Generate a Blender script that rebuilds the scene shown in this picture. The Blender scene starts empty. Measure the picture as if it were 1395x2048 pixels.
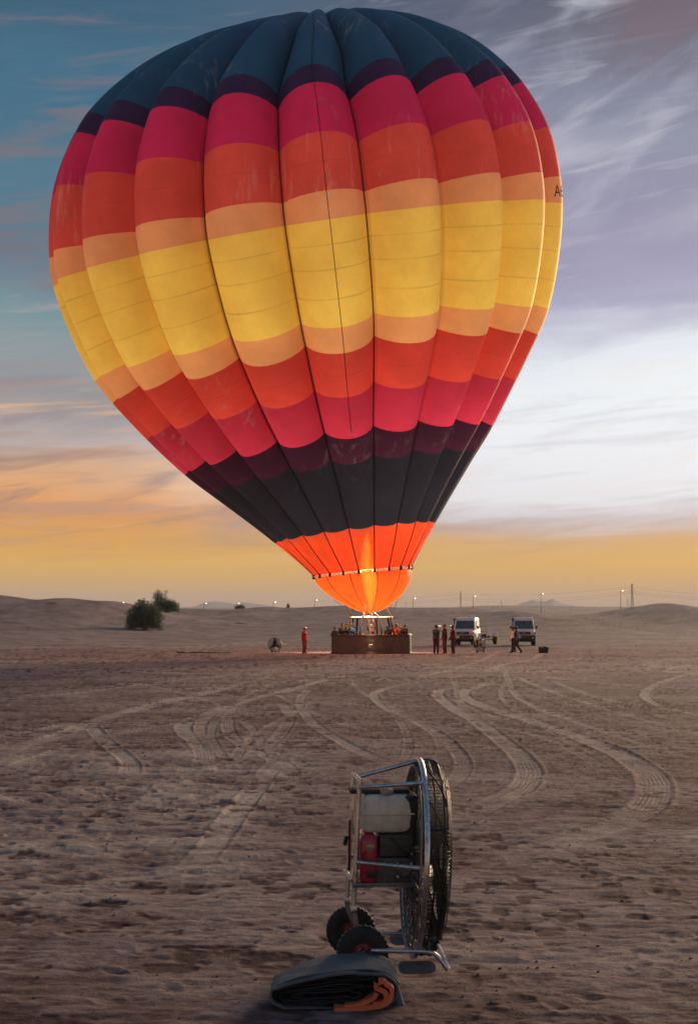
import bpy, bmesh, math, random
import numpy as np
from mathutils import Vector, Matrix, Euler

S = bpy.context.scene
COL = S.collection
R = math.radians
PI = math.pi
rng = np.random.default_rng(7)
random.seed(7)

# ------------------------------------------------------------------ camera
F = 3000.0                      # focal length in pixels of the 1395 x 2048 frame
CZ = 2.65                       # eye height
PITCH = math.atan(189 / F)
cam = bpy.data.cameras.new('camera')
cam.sensor_fit = 'VERTICAL'
cam.sensor_height = 36
cam.lens = F / 2048 * 36
cam.clip_start = 0.1
cam.clip_end = 20000
cam.dof.use_dof = True
cam.dof.focus_distance = 70
cam.dof.aperture_fstop = 13
camo = bpy.data.objects.new('camera', cam)
camo.location = (0, 0, CZ)
camo.rotation_euler = (PI / 2 + PITCH, 0, 0)
COL.objects.link(camo)
S.camera = camo


def at(px, py, d):
    """point seen at photo pixel (px, py) at distance d along the ground"""
    xc, yc = (px - 697.5) / F, (1024 - py) / F
    y = math.cos(PITCH) - yc * math.sin(PITCH)
    z = math.sin(PITCH) + yc * math.cos(PITCH)
    k = d / y
    return Vector((xc * k, d, CZ + z * k))


# ------------------------------------------------------------------ view
S.view_settings.view_transform = 'Standard'
S.view_settings.look = 'None'
S.view_settings.exposure = 0
S.view_settings.gamma = 1
S.view_settings.use_curve_mapping = False
S.cycles.use_denoising = True
S.cycles.max_bounces = 8
S.cycles.diffuse_bounces = 3
S.cycles.transparent_max_bounces = 12
S.cycles.volume_bounces = 1
S.cycles.sample_clamp_indirect = 6


def lin(c):
    return tuple((v / 255 / 12.92) if v / 255 <= 0.04045 else ((v / 255 + 0.055) / 1.055) ** 2.4 for v in c)


def lin4(c):
    return lin(c) + (1,)


# ------------------------------------------------------------------ sky
SUN_AZ, SUN_EL = R(27), R(10)
W = bpy.data.worlds.new('World')
S.world = W
W.use_nodes = True
nt = W.node_tree
nt.nodes.clear()


def N(tree, typ, **kw):
    n = tree.nodes.new(typ)
    for k, v in kw.items():
        setattr(n, k, v)
    return n


class NG:
    """tiny helper to write node maths"""

    def __init__(s, tree):
        s.t = tree

    def _in(s, sock, v):
        if isinstance(v, (int, float)):
            sock.default_value = v
        elif isinstance(v, tuple):
            sock.default_value = v
        else:
            s.t.links.new(v, sock)

    def m(s, op, a, b=0.0, c=0.0, clamp=False):
        n = N(s.t, 'ShaderNodeMath', operation=op)
        n.use_clamp = clamp
        s._in(n.inputs[0], a)
        s._in(n.inputs[1], b)
        s._in(n.inputs[2], c)
        return n.outputs[0]

    def mapr(s, v, a, b, c=0.0, d=1.0, smooth=True):
        n = N(s.t, 'ShaderNodeMapRange')
        n.interpolation_type = 'SMOOTHSTEP' if smooth else 'LINEAR'
        s._in(n.inputs[0], v)
        for i, q in enumerate((a, b, c, d)):
            s._in(n.inputs[1 + i], q)
        return n.outputs[0]

    def mix(s, f, a, b, typ='MIX'):
        n = N(s.t, 'ShaderNodeMix', data_type='RGBA', blend_type=typ)
        s._in(n.inputs[0], f)
        s._in(n.inputs[6], a)
        s._in(n.inputs[7], b)
        return n.outputs[2]

    def xyz(s, x, y, z):
        n = N(s.t, 'ShaderNodeCombineXYZ')
        for i, q in enumerate((x, y, z)):
            s._in(n.inputs[i], q)
        return n.outputs[0]

    def noise(s, vec, scale, detail=4.0, rough=0.55, dist=0.0, color=False):
        n = N(s.t, 'ShaderNodeTexNoise')
        if vec is not None:
            s.t.links.new(vec, n.inputs['Vector'])
        n.inputs['Scale'].default_value = scale
        n.inputs['Detail'].default_value = detail
        n.inputs['Roughness'].default_value = rough
        n.inputs['Distortion'].default_value = dist
        return n.outputs['Color' if color else 'Fac']

    def ramp(s, f, stops, interp='LINEAR'):
        n = N(s.t, 'ShaderNodeValToRGB')
        cr = n.color_ramp
        cr.interpolation = interp
        while len(cr.elements) > 1:
            cr.elements.remove(cr.elements[-1])
        cr.elements[0].position, cr.elements[0].color = stops[0]
        for p, c in stops[1:]:
            e = cr.elements.new(p)
            e.color = c
        s._in(n.inputs[0], f)
        return n.outputs[0]


g = NG(nt)
tc = N(nt, 'ShaderNodeTexCoord').outputs['Generated']
sep = N(nt, 'ShaderNodeSeparateXYZ')
nt.links.new(tc, sep.inputs[0])
dx, dy, dz = sep.outputs
az = g.m('MULTIPLY', g.m('ARCTAN2', dx, dy), 180 / PI)          # degrees right of the view
el = g.m('MULTIPLY', g.m('ARCSINE', g.m('MAXIMUM', dz, 0.0)), 180 / PI)
# slanting streak coordinates: clouds rise gently to the right
elt = g.m('SUBTRACT', el, g.m('MULTIPLY', az, 0.12))
cv1 = g.xyz(g.m('MULTIPLY', az, 0.055), g.m('MULTIPLY', elt, 0.36), 1.7)
cv2 = g.xyz(g.m('MULTIPLY', az, 0.12), g.m('MULTIPLY', elt, 0.85), 4.2)
cv3 = g.xyz(g.m('MULTIPLY', az, 0.15), g.m('MULTIPLY', g.m('SUBTRACT', el, g.m('MULTIPLY', az, 0.45)), 0.30), 8.1)
n1 = g.noise(cv1, 1.0, 6, 0.55, 0.6)
n2 = g.noise(cv2, 1.0, 7, 0.6, 0.8)
n3 = g.noise(cv3, 1.2, 6, 0.52, 0.5)
warp = g.m('MULTIPLY', g.m('SUBTRACT', n1, 0.5), g.mapr(el, 0.8, 8, 0.5, 4.4))
warp2 = g.m('MULTIPLY', g.m('SUBTRACT', n2, 0.5), g.mapr(el, 0.8, 6, 0.7, 1.9))
ew = g.m('DIVIDE', g.m('ADD', el, g.m('ADD', warp, warp2)), 30.0)


def sky_stops(rows):
    # rows: (photo row, sRGB) -> elevation / 30
    out = []
    for py, c in rows:
        e = math.degrees(PITCH + math.atan((1024 - py) / F))
        out.append((max(0, e / 30), lin4(c)))
    out.sort(key=lambda q: q[0])
    return out


left = sky_stops([(1213, (186, 144, 106)), (1180, (206, 160, 98)), (1130, (221, 171, 82)), (1075, (222, 160, 80)),
                  (1030, (216, 150, 94)), (985, (230, 164, 106)), (935, (216, 170, 134)), (890, (190, 174, 172)), (840, (164, 156, 158)),
                  (790, (148, 146, 150)), (720, (140, 152, 158)), (640, (116, 146, 154)), (560, (108, 126, 142)),
                  (500, (92, 120, 138)), (420, (82, 119, 139)), (300, (70, 113, 136)), (150, (64, 107, 132)), (0, (57, 94, 119)),
                  (-300, (60, 95, 120))])
right = sky_stops([(1213, (192, 146, 106)), (1180, (208, 160, 100)), (1130, (221, 171, 90)), (1085, (214, 168, 112)),
                   (1055, (200, 176, 166)), (1030, (208, 200, 206)), (985, (230, 230, 236)), (900, (236, 239, 245)), (780, (236, 241, 246)),
                   (690, (226, 232, 241)), (650, (196, 198, 216)), (600, (168, 168, 194)), (500, (148, 146, 176)),
                   (400, (142, 142, 168)), (300, (140, 144, 166)), (200, (124, 128, 150)), (100, (102, 106, 126)), (0, (86, 94, 114)),
                   (-300, (84, 98, 120))])
cl = g.ramp(ew, left)
cr_ = g.ramp(ew, right)
side = g.mapr(g.m('ADD', az, g.m('MULTIPLY', g.m('SUBTRACT', n1, 0.5), 9.0)), -9.5, 6.5)
cv4 = g.xyz(g.m('MULTIPLY', az, 0.13), g.m('MULTIPLY', g.m('SUBTRACT', el, g.m('MULTIPLY', az, 0.05)), 1.35), 12.3)
n4 = g.noise(cv4, 1.0, 6, 0.55, 0.7)
back = g.mapr(az, 70.0, 150.0, 1.0, 0.0)            # the bright part of the sky fades out to the right
sf = g.m('MULTIPLY', side, back)
col = g.mix(sf, cl, cr_)
# streaks of thin cloud
midm = g.m('MULTIPLY', g.mapr(el, 1.5, 4.0), g.mapr(el, 26.0, 60.0, 1.0, 0.3))
st = g.m('MULTIPLY', g.m('MULTIPLY', g.mapr(n2, 0.52, 0.74), midm), g.m('MAXIMUM', side, g.mapr(el, 11.0, 15.0, 1.0, 0.15)))
col = g.mix(g.m('MULTIPLY', st, 0.42), col, g.mix(sf, lin4((206, 180, 172)), lin4((232, 232, 242))))
sd = g.m('MULTIPLY', g.mapr(n2, 0.50, 0.30), midm)
col = g.mix(g.m('MULTIPLY', sd, g.mapr(az, -12.0, 8.0, 0.62, 0.22)), col, g.mix(sf, lin4((128, 112, 118)), lin4((150, 148, 172))))
lowm = g.m('MULTIPLY', g.mapr(el, 1.2, 3.0), g.mapr(el, 7.5, 11.0, 1.0, 0.0))
col = g.mix(g.m('MULTIPLY', g.m('MULTIPLY', g.mapr(n4, 0.52, 0.70), lowm), g.mapr(az, -2.0, 4.0, 0.55, 0.25)), col, g.mix(sf, lin4((244, 186, 128)), lin4((236, 222, 214))))
col = g.mix(g.m('MULTIPLY', g.m('MULTIPLY', g.mapr(n4, 0.48, 0.32), lowm), g.mapr(az, -2.0, 4.0, 0.50, 0.42)), col, g.mix(sf, lin4((176, 140, 128)), g.mix(g.mapr(el, 3.2, 4.6), lin4((172, 136, 116)), lin4((206, 204, 214)))))
mv = g.m('MULTIPLY', g.m('MULTIPLY', g.mapr(n1, 0.50, 0.66), g.mapr(az, -9.0, -3.0, 1.0, 0.0)), g.m('MULTIPLY', g.mapr(el, 7.0, 9.5), g.mapr(el, 13.5, 16.5, 1.0, 0.0)))
col = g.mix(g.m('MULTIPLY', mv, 0.6), col, g.mix(n2, lin4((92, 96, 110)), lin4((158, 120, 126))))
# high wisps on the right
wisp = g.m('MULTIPLY', g.mapr(n3, 0.44, 0.78), g.m('MULTIPLY', g.mapr(az, 2.0, 9.0), g.mapr(el, 12.0, 16.0)))
wisp = g.m('MULTIPLY', wisp, g.mapr(el, 23.0, 40.0, 1.0, 0.3))
col = g.mix(g.m('MULTIPLY', wisp, 0.75), col, lin4((196, 194, 210)))
rd = g.m('MULTIPLY', g.mapr(n3, 0.56, 0.40), g.m('MULTIPLY', g.mapr(az, 6.0, 12.0), g.mapr(el, 18.5, 21.5)))
rd = g.m('MULTIPLY', rd, g.mapr(el, 24.0, 34.0, 1.0, 0.0))
col = g.mix(g.m('MULTIPLY', rd, 0.45), col, lin4((128, 98, 104)))
bgc = N(nt, 'ShaderNodeBackground')
nt.links.new(col, bgc.inputs[0])
bgc.inputs[1].default_value = 1.0
# thin clear-air light of the low sun behind the clouds
ns = N(nt, 'ShaderNodeTexSky', sky_type='NISHITA')
ns.sun_disc = False
ns.sun_elevation = SUN_EL
ns.sun_rotation = SUN_AZ
ns.dust_density = 2.0
bgn = N(nt, 'ShaderNodeBackground')
nt.links.new(ns.outputs[0], bgn.inputs[0])
bgn.inputs[1].default_value = 0.002
add = N(nt, 'ShaderNodeAddShader')
nt.links.new(bgc.outputs[0], add.inputs[0])
nt.links.new(bgn.outputs[0], add.inputs[1])
wo = N(nt, 'ShaderNodeOutputWorld')
nt.links.new(add.outputs[0], wo.inputs[0])

# ------------------------------------------------------------------ sun, low and behind cloud
sl = bpy.data.lights.new('sun', 'SUN')
sl.energy = 4.2
sl.angle = R(22)
sl.color = (1.0, 0.70, 0.43)
so = bpy.data.objects.new('sun', sl)
sd_ = Vector((math.sin(SUN_AZ) * math.cos(SUN_EL), math.cos(SUN_AZ) * math.cos(SUN_EL), math.sin(SUN_EL)))
so.rotation_euler = (-sd_).to_track_quat('-Z', 'Y').to_euler()
COL.objects.link(so)

# ------------------------------------------------------------------ helpers


def tag(o, label=None, cat=None, group=None, kind=None):
    if label: o['label'] = label
    if cat: o['category'] = cat
    if group: o['group'] = group
    if kind: o['kind'] = kind
    return o


def thing(name, label, cat, loc=(0, 0, 0), rz=0.0, group=None):
    o = bpy.data.objects.new(name, None)
    o.empty_display_size = 0.3
    COL.objects.link(o)
    o.location = loc
    o.rotation_euler = (0, 0, rz)
    return tag(o, label, cat, group)


def copy_tree(o, parent=None):
    c = o.copy()
    COL.objects.link(c)
    c.parent = parent
    for ch in list(o.children):
        copy_tree(ch, c)
    return c


class MB:
    def __init__(s):
        s.v, s.f, s.m = [], [], []

    def add(s, vs, fs, mi=0):
        b = len(s.v)
        s.v.extend([tuple(q) for q in vs])
        s.f.extend([tuple(b + i for i in q) for q in fs])
        s.m.extend([mi] * len(fs))

    def bm(s, bm, mi=0, mat=None):
        if mat is not None:
            bm.transform(mat)
        bm.verts.index_update()
        s.add([v.co[:] for v in bm.verts], [[v.index for v in f.verts] for f in bm.faces], mi)
        bm.free()

    def box(s, c, size, bev=0.0, seg=2, rot=None, mi=0, taper=None):
        bm = bmesh.new()
        bmesh.ops.create_cube(bm, size=1)
        for v in bm.verts:
            k = 1.0
            v.co = Vector((v.co.x * size[0], v.co.y * size[1], v.co.z * size[2]))
            if taper and v.co.z > 0:
                v.co.x *= taper[0]
                v.co.y *= taper[1]
        if bev > 0:
            bmesh.ops.bevel(bm, geom=bm.edges[:], offset=bev, segments=seg, profile=0.5, affect='EDGES')
        M = Matrix.Translation(Vector(c))
        if rot is not None:
            M = M @ Euler(rot).to_matrix().to_4x4()
        s.bm(bm, mi, M)
        return s

    def tube(s, pts, r, seg=8, closed=False, mi=0, caps=True):
        pts = [Vector(p) for p in pts]
        n = len(pts)
        rs = r if isinstance(r, (list, tuple)) else [r] * n
        tang = []
        for i in range(n):
            a = pts[(i - 1) % n] if (closed or i > 0) else pts[i]
            b = pts[(i + 1) % n] if (closed or i < n - 1) else pts[i]
            t = (b - a)
            tang.append(t.normalized() if t.length > 1e-9 else Vector((0, 0, 1)))
        up = Vector((0, 0, 1)) if abs(tang[0].z) < 0.9 else Vector((1, 0, 0))
        u = tang[0].cross(up).normalized()
        vs, fs = [], []
        for i in range(n):
            t = tang[i]
            u = (u - t * u.dot(t))
            u = u.normalized() if u.length > 1e-6 else t.orthogonal().normalized()
            w = t.cross(u)
            for k in range(seg):
                a = 2 * PI * k / seg
                vs.append(pts[i] + (u * math.cos(a) + w * math.sin(a)) * rs[i])
        m = n if closed else n - 1
        for i in range(m):
            j = (i + 1) % n
            for k in range(seg):
                l = (k + 1) % seg
                fs.append((i * seg + k, i * seg + l, j * seg + l, j * seg + k))
        if caps and not closed:
            fs.append(tuple(range(seg - 1, -1, -1)))
            fs.append(tuple((n - 1) * seg + k for k in range(seg)))
        s.add(vs, fs, mi)
        return s

    def capsule(s, a, b, ra, rb, seg=10, rings=3, mi=0, flat=None):
        a, b = Vector(a), Vector(b)
        ax = (b - a)
        L = ax.length
        t = ax / L if L > 1e-6 else Vector((0, 0, 1))
        pts, rs = [], []
        for i in range(rings + 1):
            q = PI / 2 * i / rings
            pts.append(a - t * ra * math.cos(q)); rs.append(max(ra * math.sin(q), 1e-3))
        for i in range(rings + 1):
            q = PI / 2 * i / rings
            pts.append(b + t * rb * math.sin(q)); rs.append(max(rb * math.cos(q), 1e-3))
        u = t.orthogonal().normalized()
        w = t.cross(u)
        vs, fs = [], []
        for p, r in zip(pts, rs):
            for k in range(seg):
                q = 2 * PI * k / seg
                vs.append(p + (u * math.cos(q) + w * math.sin(q)) * r)
        n = len(pts)
        for i in range(n - 1):
            for k in range(seg):
                l = (k + 1) % seg
                fs.append((i * seg + k, i * seg + l, (i + 1) * seg + l, (i + 1) * seg + k))
        fs.append(tuple(range(seg - 1, -1, -1)))
        fs.append(tuple((n - 1) * seg + k for k in range(seg)))
        s.add(vs, fs, mi)
        return s

    def lathe(s, prof, seg=24, axis='Z', c=(0, 0, 0), mi=0, closed=False):
        """prof: (radius, height) pairs turned about an axis through c"""
        vs, fs = [], []
        for r, h in prof:
            for k in range(seg):
                a = 2 * PI * k / seg
                x, y = r * math.cos(a), r * math.sin(a)
                p = {'Z': (x, y, h), 'X': (h, x, y), 'Y': (x, h, y)}[axis]
                vs.append(Vector(p) + Vector(c))
        n = len(prof)
        m = n if closed else n - 1
        for i in range(m):
            j = (i + 1) % n
            for k in range(seg):
                l = (k + 1) % seg
                fs.append((i * seg + k, i * seg + l, j * seg + l, j * seg + k))
        s.add(vs, fs, mi)
        return s

    def prism(s, poly, axis, a, b, mi=0):
        """polygon in the other two axes, extruded from a to b"""
        def p3(q, h):
            return {'X': (h, q[0], q[1]), 'Y': (q[0], h, q[1]), 'Z': (q[0], q[1], h)}[axis]
        n = len(poly)
        vs = [p3(q, a) for q in poly] + [p3(q, b) for q in poly]
        fs = [tuple(range(n)), tuple(range(2 * n - 1, n - 1, -1))]
        for i in range(n):
            j = (i + 1) % n
            fs.append((i, i + n, j + n, j))
        s.add(vs, fs, mi)
        return s

    def mesh(s, name, mats, smooth=True, angle=40, fix=True):
        me = bpy.data.meshes.new(name)
        me.from_pydata(s.v, [], s.f)
        for m in (mats if isinstance(mats, (list, tuple)) else [mats]):
            me.materials.append(m)
        me.polygons.foreach_set('material_index', s.m)
        if fix:
            bm = bmesh.new()
            bm.from_mesh(me)
            bmesh.ops.recalc_face_normals(bm, faces=bm.faces[:])
            bm.to_mesh(me)
            bm.free()
        if smooth:
            me.polygons.foreach_set('use_smooth', [True] * len(me.polygons))
            me.set_sharp_from_angle(angle=R(angle))
        me.update()
        return me

    def build(s, name, mats, parent=None, smooth=True, angle=40, fix=True):
        o = bpy.data.objects.new(name, s.mesh(name, mats, smooth, angle, fix))
        COL.objects.link(o)
        if parent is not None:
            o.parent = parent
        return o


def catmull(P, n):
    P = np.asarray(P, float)
    Q = np.vstack([2 * P[0] - P[1], P, 2 * P[-1] - P[-2]])
    out = []
    for i in range(len(P) - 1):
        p0, p1, p2, p3 = Q[i:i + 4]
        t = np.linspace(0, 1, n, endpoint=False)[:, None]
        out.append(0.5 * ((2 * p1) + (p2 - p0) * t + (2 * p0 - 5 * p1 + 4 * p2 - p3) * t ** 2 + (3 * p1 - p0 - 3 * p2 + p3) * t ** 3))
    out.append(P[-1:])
    return np.vstack(out)


# ------------------------------------------------------------------ materials
def material(name, col, rough=0.6, metal=0.0, var=0.12, scale=8.0, bump=0.0, bscale=60.0, dirt=None, dirt_amt=0.0, spec=0.5, coat=0.0, dscale=3.0):
    m = bpy.data.materials.new(name)
    m.use_nodes = True
    t = m.node_tree
    b = t.nodes['Principled BSDF']
    q = NG(t)
    oc = N(t, 'ShaderNodeTexCoord').outputs['Object']
    f = q.noise(oc, scale, 5, 0.6)
    c = lin4(col) if max(col) > 1.0 else tuple(col) + (1,)
    lo = tuple(max(0, v * (1 - var)) for v in c[:3]) + (1,)
    hi = tuple(min(1, v * (1 + var)) for v in c[:3]) + (1,)
    cc = q.mix(q.mapr(f, 0.3, 0.7), lo, hi)
    if dirt is not None:
        dn = q.noise(oc, dscale, 6, 0.65)
        cc = q.mix(q.m('MULTIPLY', q.mapr(dn, 0.42, 0.68), dirt_amt), cc, lin4(dirt))
    t.links.new(cc, b.inputs['Base Color'])
    b.inputs['Metallic'].default_value = metal
    b.inputs['Specular IOR Level'].default_value = spec
    b.inputs['Coat Weight'].default_value = coat
    rr = q.mapr(f, 0.25, 0.75, max(0.02, rough - 0.08), min(1, rough + 0.1))
    t.links.new(rr, b.inputs['Roughness'])
    if bump > 0:
        bn = N(t, 'ShaderNodeBump')
        bn.inputs['Strength'].default_value = bump
        bn.inputs['Distance'].default_value = 0.02
        t.links.new(q.noise(oc, bscale, 4, 0.6), bn.inputs['Height'])
        t.links.new(bn.outputs[0], b.inputs['Normal'])
    return m


def emitter(name, col, strength):
    m = bpy.data.materials.new(name)
    m.use_nodes = True
    t = m.node_tree
    t.nodes.clear()
    e = N(t, 'ShaderNodeEmission')
    e.inputs[0].default_value = lin4(col)
    e.inputs[1].default_value = strength
    o = N(t, 'ShaderNodeOutputMaterial')
    t.links.new(e.outputs[0], o.inputs[0])
    return m


def fabric(name, col, seams=0, transl=0.5, streak=0.25, see=0.0, fade=(0, 0, 0), seam_amt=0.36):
    m = bpy.data.materials.new(name)
    m.use_nodes = True
    t = m.node_tree
    t.nodes.clear()
    q = NG(t)
    tcn = N(t, 'ShaderNodeTexCoord')
    uv = tcn.outputs['UV']
    ob = tcn.outputs['Object']
    sp = N(t, 'ShaderNodeSeparateXYZ')
    t.links.new(uv, sp.inputs[0])
    u, v = sp.outputs[0], sp.outputs[1]
    c = lin4(col)
    big = q.noise(ob, 0.35, 4, 0.55)
    fine = q.noise(ob, 3.5, 5, 0.7)
    cc = q.mix(q.mapr(big, 0.3, 0.7), tuple(x * 0.92 for x in c[:3]) + (1,), tuple(min(1, x * 1.12) for x in c[:3]) + (1,))
    cc = q.mix(q.m('MULTIPLY', q.mapr(fine, 0.35, 0.75), 0.08), cc, tuple(min(1, x * 0.5) for x in c[:3]) + (1,))
    # pale weathered streaks running down the cloth
    sv = q.xyz(q.m('MULTIPLY', u, 1.0), q.m('MULTIPLY', v, 0.12), 0.0)
    sob = N(t, 'ShaderNodeMapping')
    sob.inputs['Scale'].default_value = (1.3, 1.3, 0.22)
    t.links.new(ob, sob.inputs[0])
    s1 = q.noise(sob.outputs[0], 1.6, 6, 0.7)
    s2 = q.noise(ob, 0.16, 2, 0.5)
    sm = q.m('MULTIPLY', q.mapr(s1, 0.52, 0.68), q.mapr(s2, 0.53, 0.64))
    pale = tuple(min(1, x * 0.55 + 0.30) for x in c[:3]) + (1,)
    cc = q.mix(q.m('MULTIPLY', sm, streak), cc, pale)
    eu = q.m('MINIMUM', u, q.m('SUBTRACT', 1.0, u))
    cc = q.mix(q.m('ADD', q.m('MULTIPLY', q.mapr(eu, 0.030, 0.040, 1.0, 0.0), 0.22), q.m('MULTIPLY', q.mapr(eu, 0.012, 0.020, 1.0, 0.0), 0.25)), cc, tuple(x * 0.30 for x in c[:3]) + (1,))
    if seams:
        fr = q.m('FRACT', q.m('MULTIPLY', v, float(seams)))
        dd = q.m('MINIMUM', fr, q.m('SUBTRACT', 1.0, fr))
        edge = q.m('MULTIPLY', q.mapr(v, 0.02, 0.06), q.mapr(v, 0.94, 0.98, 1.0, 0.0))
        ln = q.m('MULTIPLY', q.mapr(dd, 0.0, 0.013 * seams, 1.0, 0.0), edge)
        brk = q.mapr(q.noise(ob, 0.42, 2, 0.5), 0.30, 0.70, 0.30, 0.9)
        cc = q.mix(q.m('MULTIPLY', q.m('MULTIPLY', ln, brk), seam_amt), cc, tuple(x * 0.25 for x in c[:3]) + (1,))
    bn = N(t, 'ShaderNodeBump')
    bn.inputs['Strength'].default_value = 0.25
    bn.inputs['Distance'].default_value = 0.15
    t.links.new(q.noise(ob, 1.3, 5, 0.6), bn.inputs['Height'])
    d = N(t, 'ShaderNodeBsdfPrincipled')
    d.inputs['Roughness'].default_value = 0.55
    d.inputs['Specular IOR Level'].default_value = 0.25
    d.inputs['Sheen Weight'].default_value = 0.0
    t.links.new(cc, d.inputs['Base Color'])
    t.links.new(bn.outputs[0], d.inputs['Normal'])
    tr = N(t, 'ShaderNodeBsdfTranslucent')
    t.links.new(cc, tr.inputs[0])
    mx = N(t, 'ShaderNodeMixShader')
    mx.inputs[0].default_value = transl
    t.links.new(d.outputs[0], mx.inputs[1])
    t.links.new(tr.outputs[0], mx.inputs[2])
    outp = mx.outputs[0]
    if see > 0:
        tp = N(t, 'ShaderNodeBsdfTransparent')
        tp.inputs[0].default_value = (1.0, 0.62, 0.28, 1)
        m2 = N(t, 'ShaderNodeMixShader')
        m2.inputs[0].default_value = see
        t.links.new(outp, m2.inputs[1])
        t.links.new(tp.outputs[0], m2.inputs[2])
        outp = m2.outputs[0]
    o = N(t, 'ShaderNodeOutputMaterial')
    t.links.new(outp, o.inputs[0])
    return m


M = {}
M['steel'] = material('tube_steel', (0.55, 0.57, 0.62), 0.30, 1.0, 0.2, 20, 0.1, 90, dirt=(92, 78, 70), dirt_amt=0.35, dscale=9)
M['steel_dark'] = material('dull_steel', (0.20, 0.20, 0.21), 0.42, 0.8, 0.2, 16, 0.1, 80, dirt=(90, 72, 62), dirt_amt=0.4, dscale=7)
M['plate'] = material('painted_plate', (0.20, 0.19, 0.22), 0.5, 0.3, 0.15, 12, dirt=(105, 86, 76), dirt_amt=0.5, dscale=9)
M['tank'] = material('ivory_tank', (0.66, 0.62, 0.54), 0.38, 0.0, 0.08, 6, dirt=(90, 78, 64), dirt_amt=0.35, dscale=7)
M['red_cover'] = material('red_engine_cover', (0.42, 0.010, 0.045), 0.3, 0.0, 0.15, 8, dirt=(70, 40, 36), dirt_amt=0.35, coat=0.4, dscale=8)
M['engine'] = material('engine_casting', (0.10, 0.10, 0.105), 0.55, 0.4, 0.3, 25, 0.3, 60, dirt=(78, 64, 56), dirt_amt=0.4, dscale=12)
M['black'] = material('black_plastic', (0.012, 0.012, 0.014), 0.5, 0.0, 0.3, 20)
M['wire'] = material('black_wire', (0.014, 0.014, 0.018), 0.45, 0.3, 0.3, 20)
M['prop'] = material('dark_propeller', (0.018, 0.015, 0.014), 0.4, 0.0, 0.3, 10)
M['rubber'] = material('tyre_rubber', (0.016, 0.018, 0.022), 0.75, 0.0, 0.3, 30, 0.3, 90, dirt=(96, 78, 68), dirt_amt=0.22, dscale=14)
M['red_rim'] = material('red_rim', (0.20, 0.02, 0.02), 0.45, 0.1, 0.2, 20, dirt=(80, 60, 52), dirt_amt=0.4, dscale=20)
M['hose'] = material('grey_cloth', (0.105, 0.125, 0.145), 0.8, 0.0, 0.25, 7, 0.5, 45, dirt=(84, 74, 70), dirt_amt=0.3, dscale=6)
M['hose_in'] = material('dark_lining', (0.020, 0.021, 0.024), 0.85, 0.0, 0.3, 14, 0.5, 60)
M['orange'] = material('orange_cloth', (0.78, 0.17, 0.075), 0.65, 0.0, 0.15, 9, 0.4, 40, dirt=(120, 66, 48), dirt_amt=0.25, dscale=9)
M['white_paint'] = material('white_paint', (0.66, 0.70, 0.75), 0.5, 0.0, 0.04, 3, dirt=(176, 156, 138), dirt_amt=0.3, dscale=2)
M['glass'] = material('tinted_glass', (0.040, 0.085, 0.105), 0.06, 0.0, 0.3, 1.5, spec=0.9)
M['seat'] = material('grey_seat', (0.06, 0.06, 0.065), 0.8)
M['lamp_glass'] = material('lamp_glass', (0.62, 0.60, 0.60), 0.12, 0.0, 0.15, 14, spec=0.8)
M['amber'] = material('amber_lens', (0.55, 0.16, 0.02), 0.2)
M['plate_white'] = material('number_plate', (0.62, 0.62, 0.60), 0.4, 0.0, 0.1, 14)
M['grey_rim'] = material('grey_rim', (0.35, 0.34, 0.33), 0.4, 0.6, 0.15, 12, dirt=(120, 100, 84), dirt_amt=0.5)
M['wicker'] = material('wicker', (0.155, 0.100, 0.066), 0.8, 0.0, 0.3, 9, 0.5, 40, dirt=(52, 34, 26), dirt_amt=0.4, dscale=2.5)
M['leather'] = material('dark_leather', (0.035, 0.022, 0.018), 0.55, 0.0, 0.25, 9)
M['cream'] = material('cream_padding', (0.62, 0.54, 0.44), 0.7, 0.0, 0.1, 5, dirt=(130, 110, 92), dirt_amt=0.3)
M['brass'] = material('burner_metal', (0.45, 0.38, 0.30), 0.35, 0.9, 0.2, 12)
M['tape'] = material('black_webbing', (0.012, 0.010, 0.012), 0.8, 0.0, 0.2, 4)
M['rope_white'] = material('white_tape', (0.75, 0.72, 0.66), 0.7, 0.0, 0.1, 3)
M['cable'] = material('flying_wire', (0.05, 0.045, 0.045), 0.5, 0.4)
M['galv'] = material('weathered_steel', (0.11, 0.10, 0.10), 0.6, 0.3, 0.2, 0.8)
M['wood'] = material('dry_wood', (0.10, 0.075, 0.055), 0.85, 0.0, 0.3, 6, 0.3, 20)
M['litter'] = material('white_scrap', (0.75, 0.75, 0.74), 0.6)
M['bag'] = material('dark_canvas', (0.030, 0.026, 0.024), 0.8, 0.0, 0.3, 12, 0.3, 30)


def foliage(name, c1, c2):
    m = bpy.data.materials.new(name)
    m.use_nodes = True
    t = m.node_tree
    b = t.nodes['Principled BSDF']
    q = NG(t)
    geo = N(t, 'ShaderNodeNewGeometry')
    oc = N(t, 'ShaderNodeTexCoord').outputs['Object']
    f = q.noise(oc, 0.9, 3, 0.6)
    f = q.m('ADD', q.m('MULTIPLY', f, 0.6), q.m('MULTIPLY', geo.outputs['Random Per Island'], 0.4))
    t.links.new(q.mix(q.mapr(f, 0.3, 0.75), tuple(c1) + (1,), tuple(c2) + (1,)), b.inputs['Base Color'])
    b.inputs['Roughness'].default_value = 0.7
    b.inputs['Specular IOR Level'].default_value = 0.2
    tl = N(t, 'ShaderNodeBsdfTranslucent')
    t.links.new(b.inputs['Base Color'].links[0].from_socket, tl.inputs[0])
    mx = N(t, 'ShaderNodeMixShader')
    mx.inputs[0].default_value = 0.45
    t.links.new(b.outputs[0], mx.inputs[1])
    t.links.new(tl.outputs[0], mx.inputs[2])
    t.links.new(mx.outputs[0], t.nodes['Material Output'].inputs[0])
    return m


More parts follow.
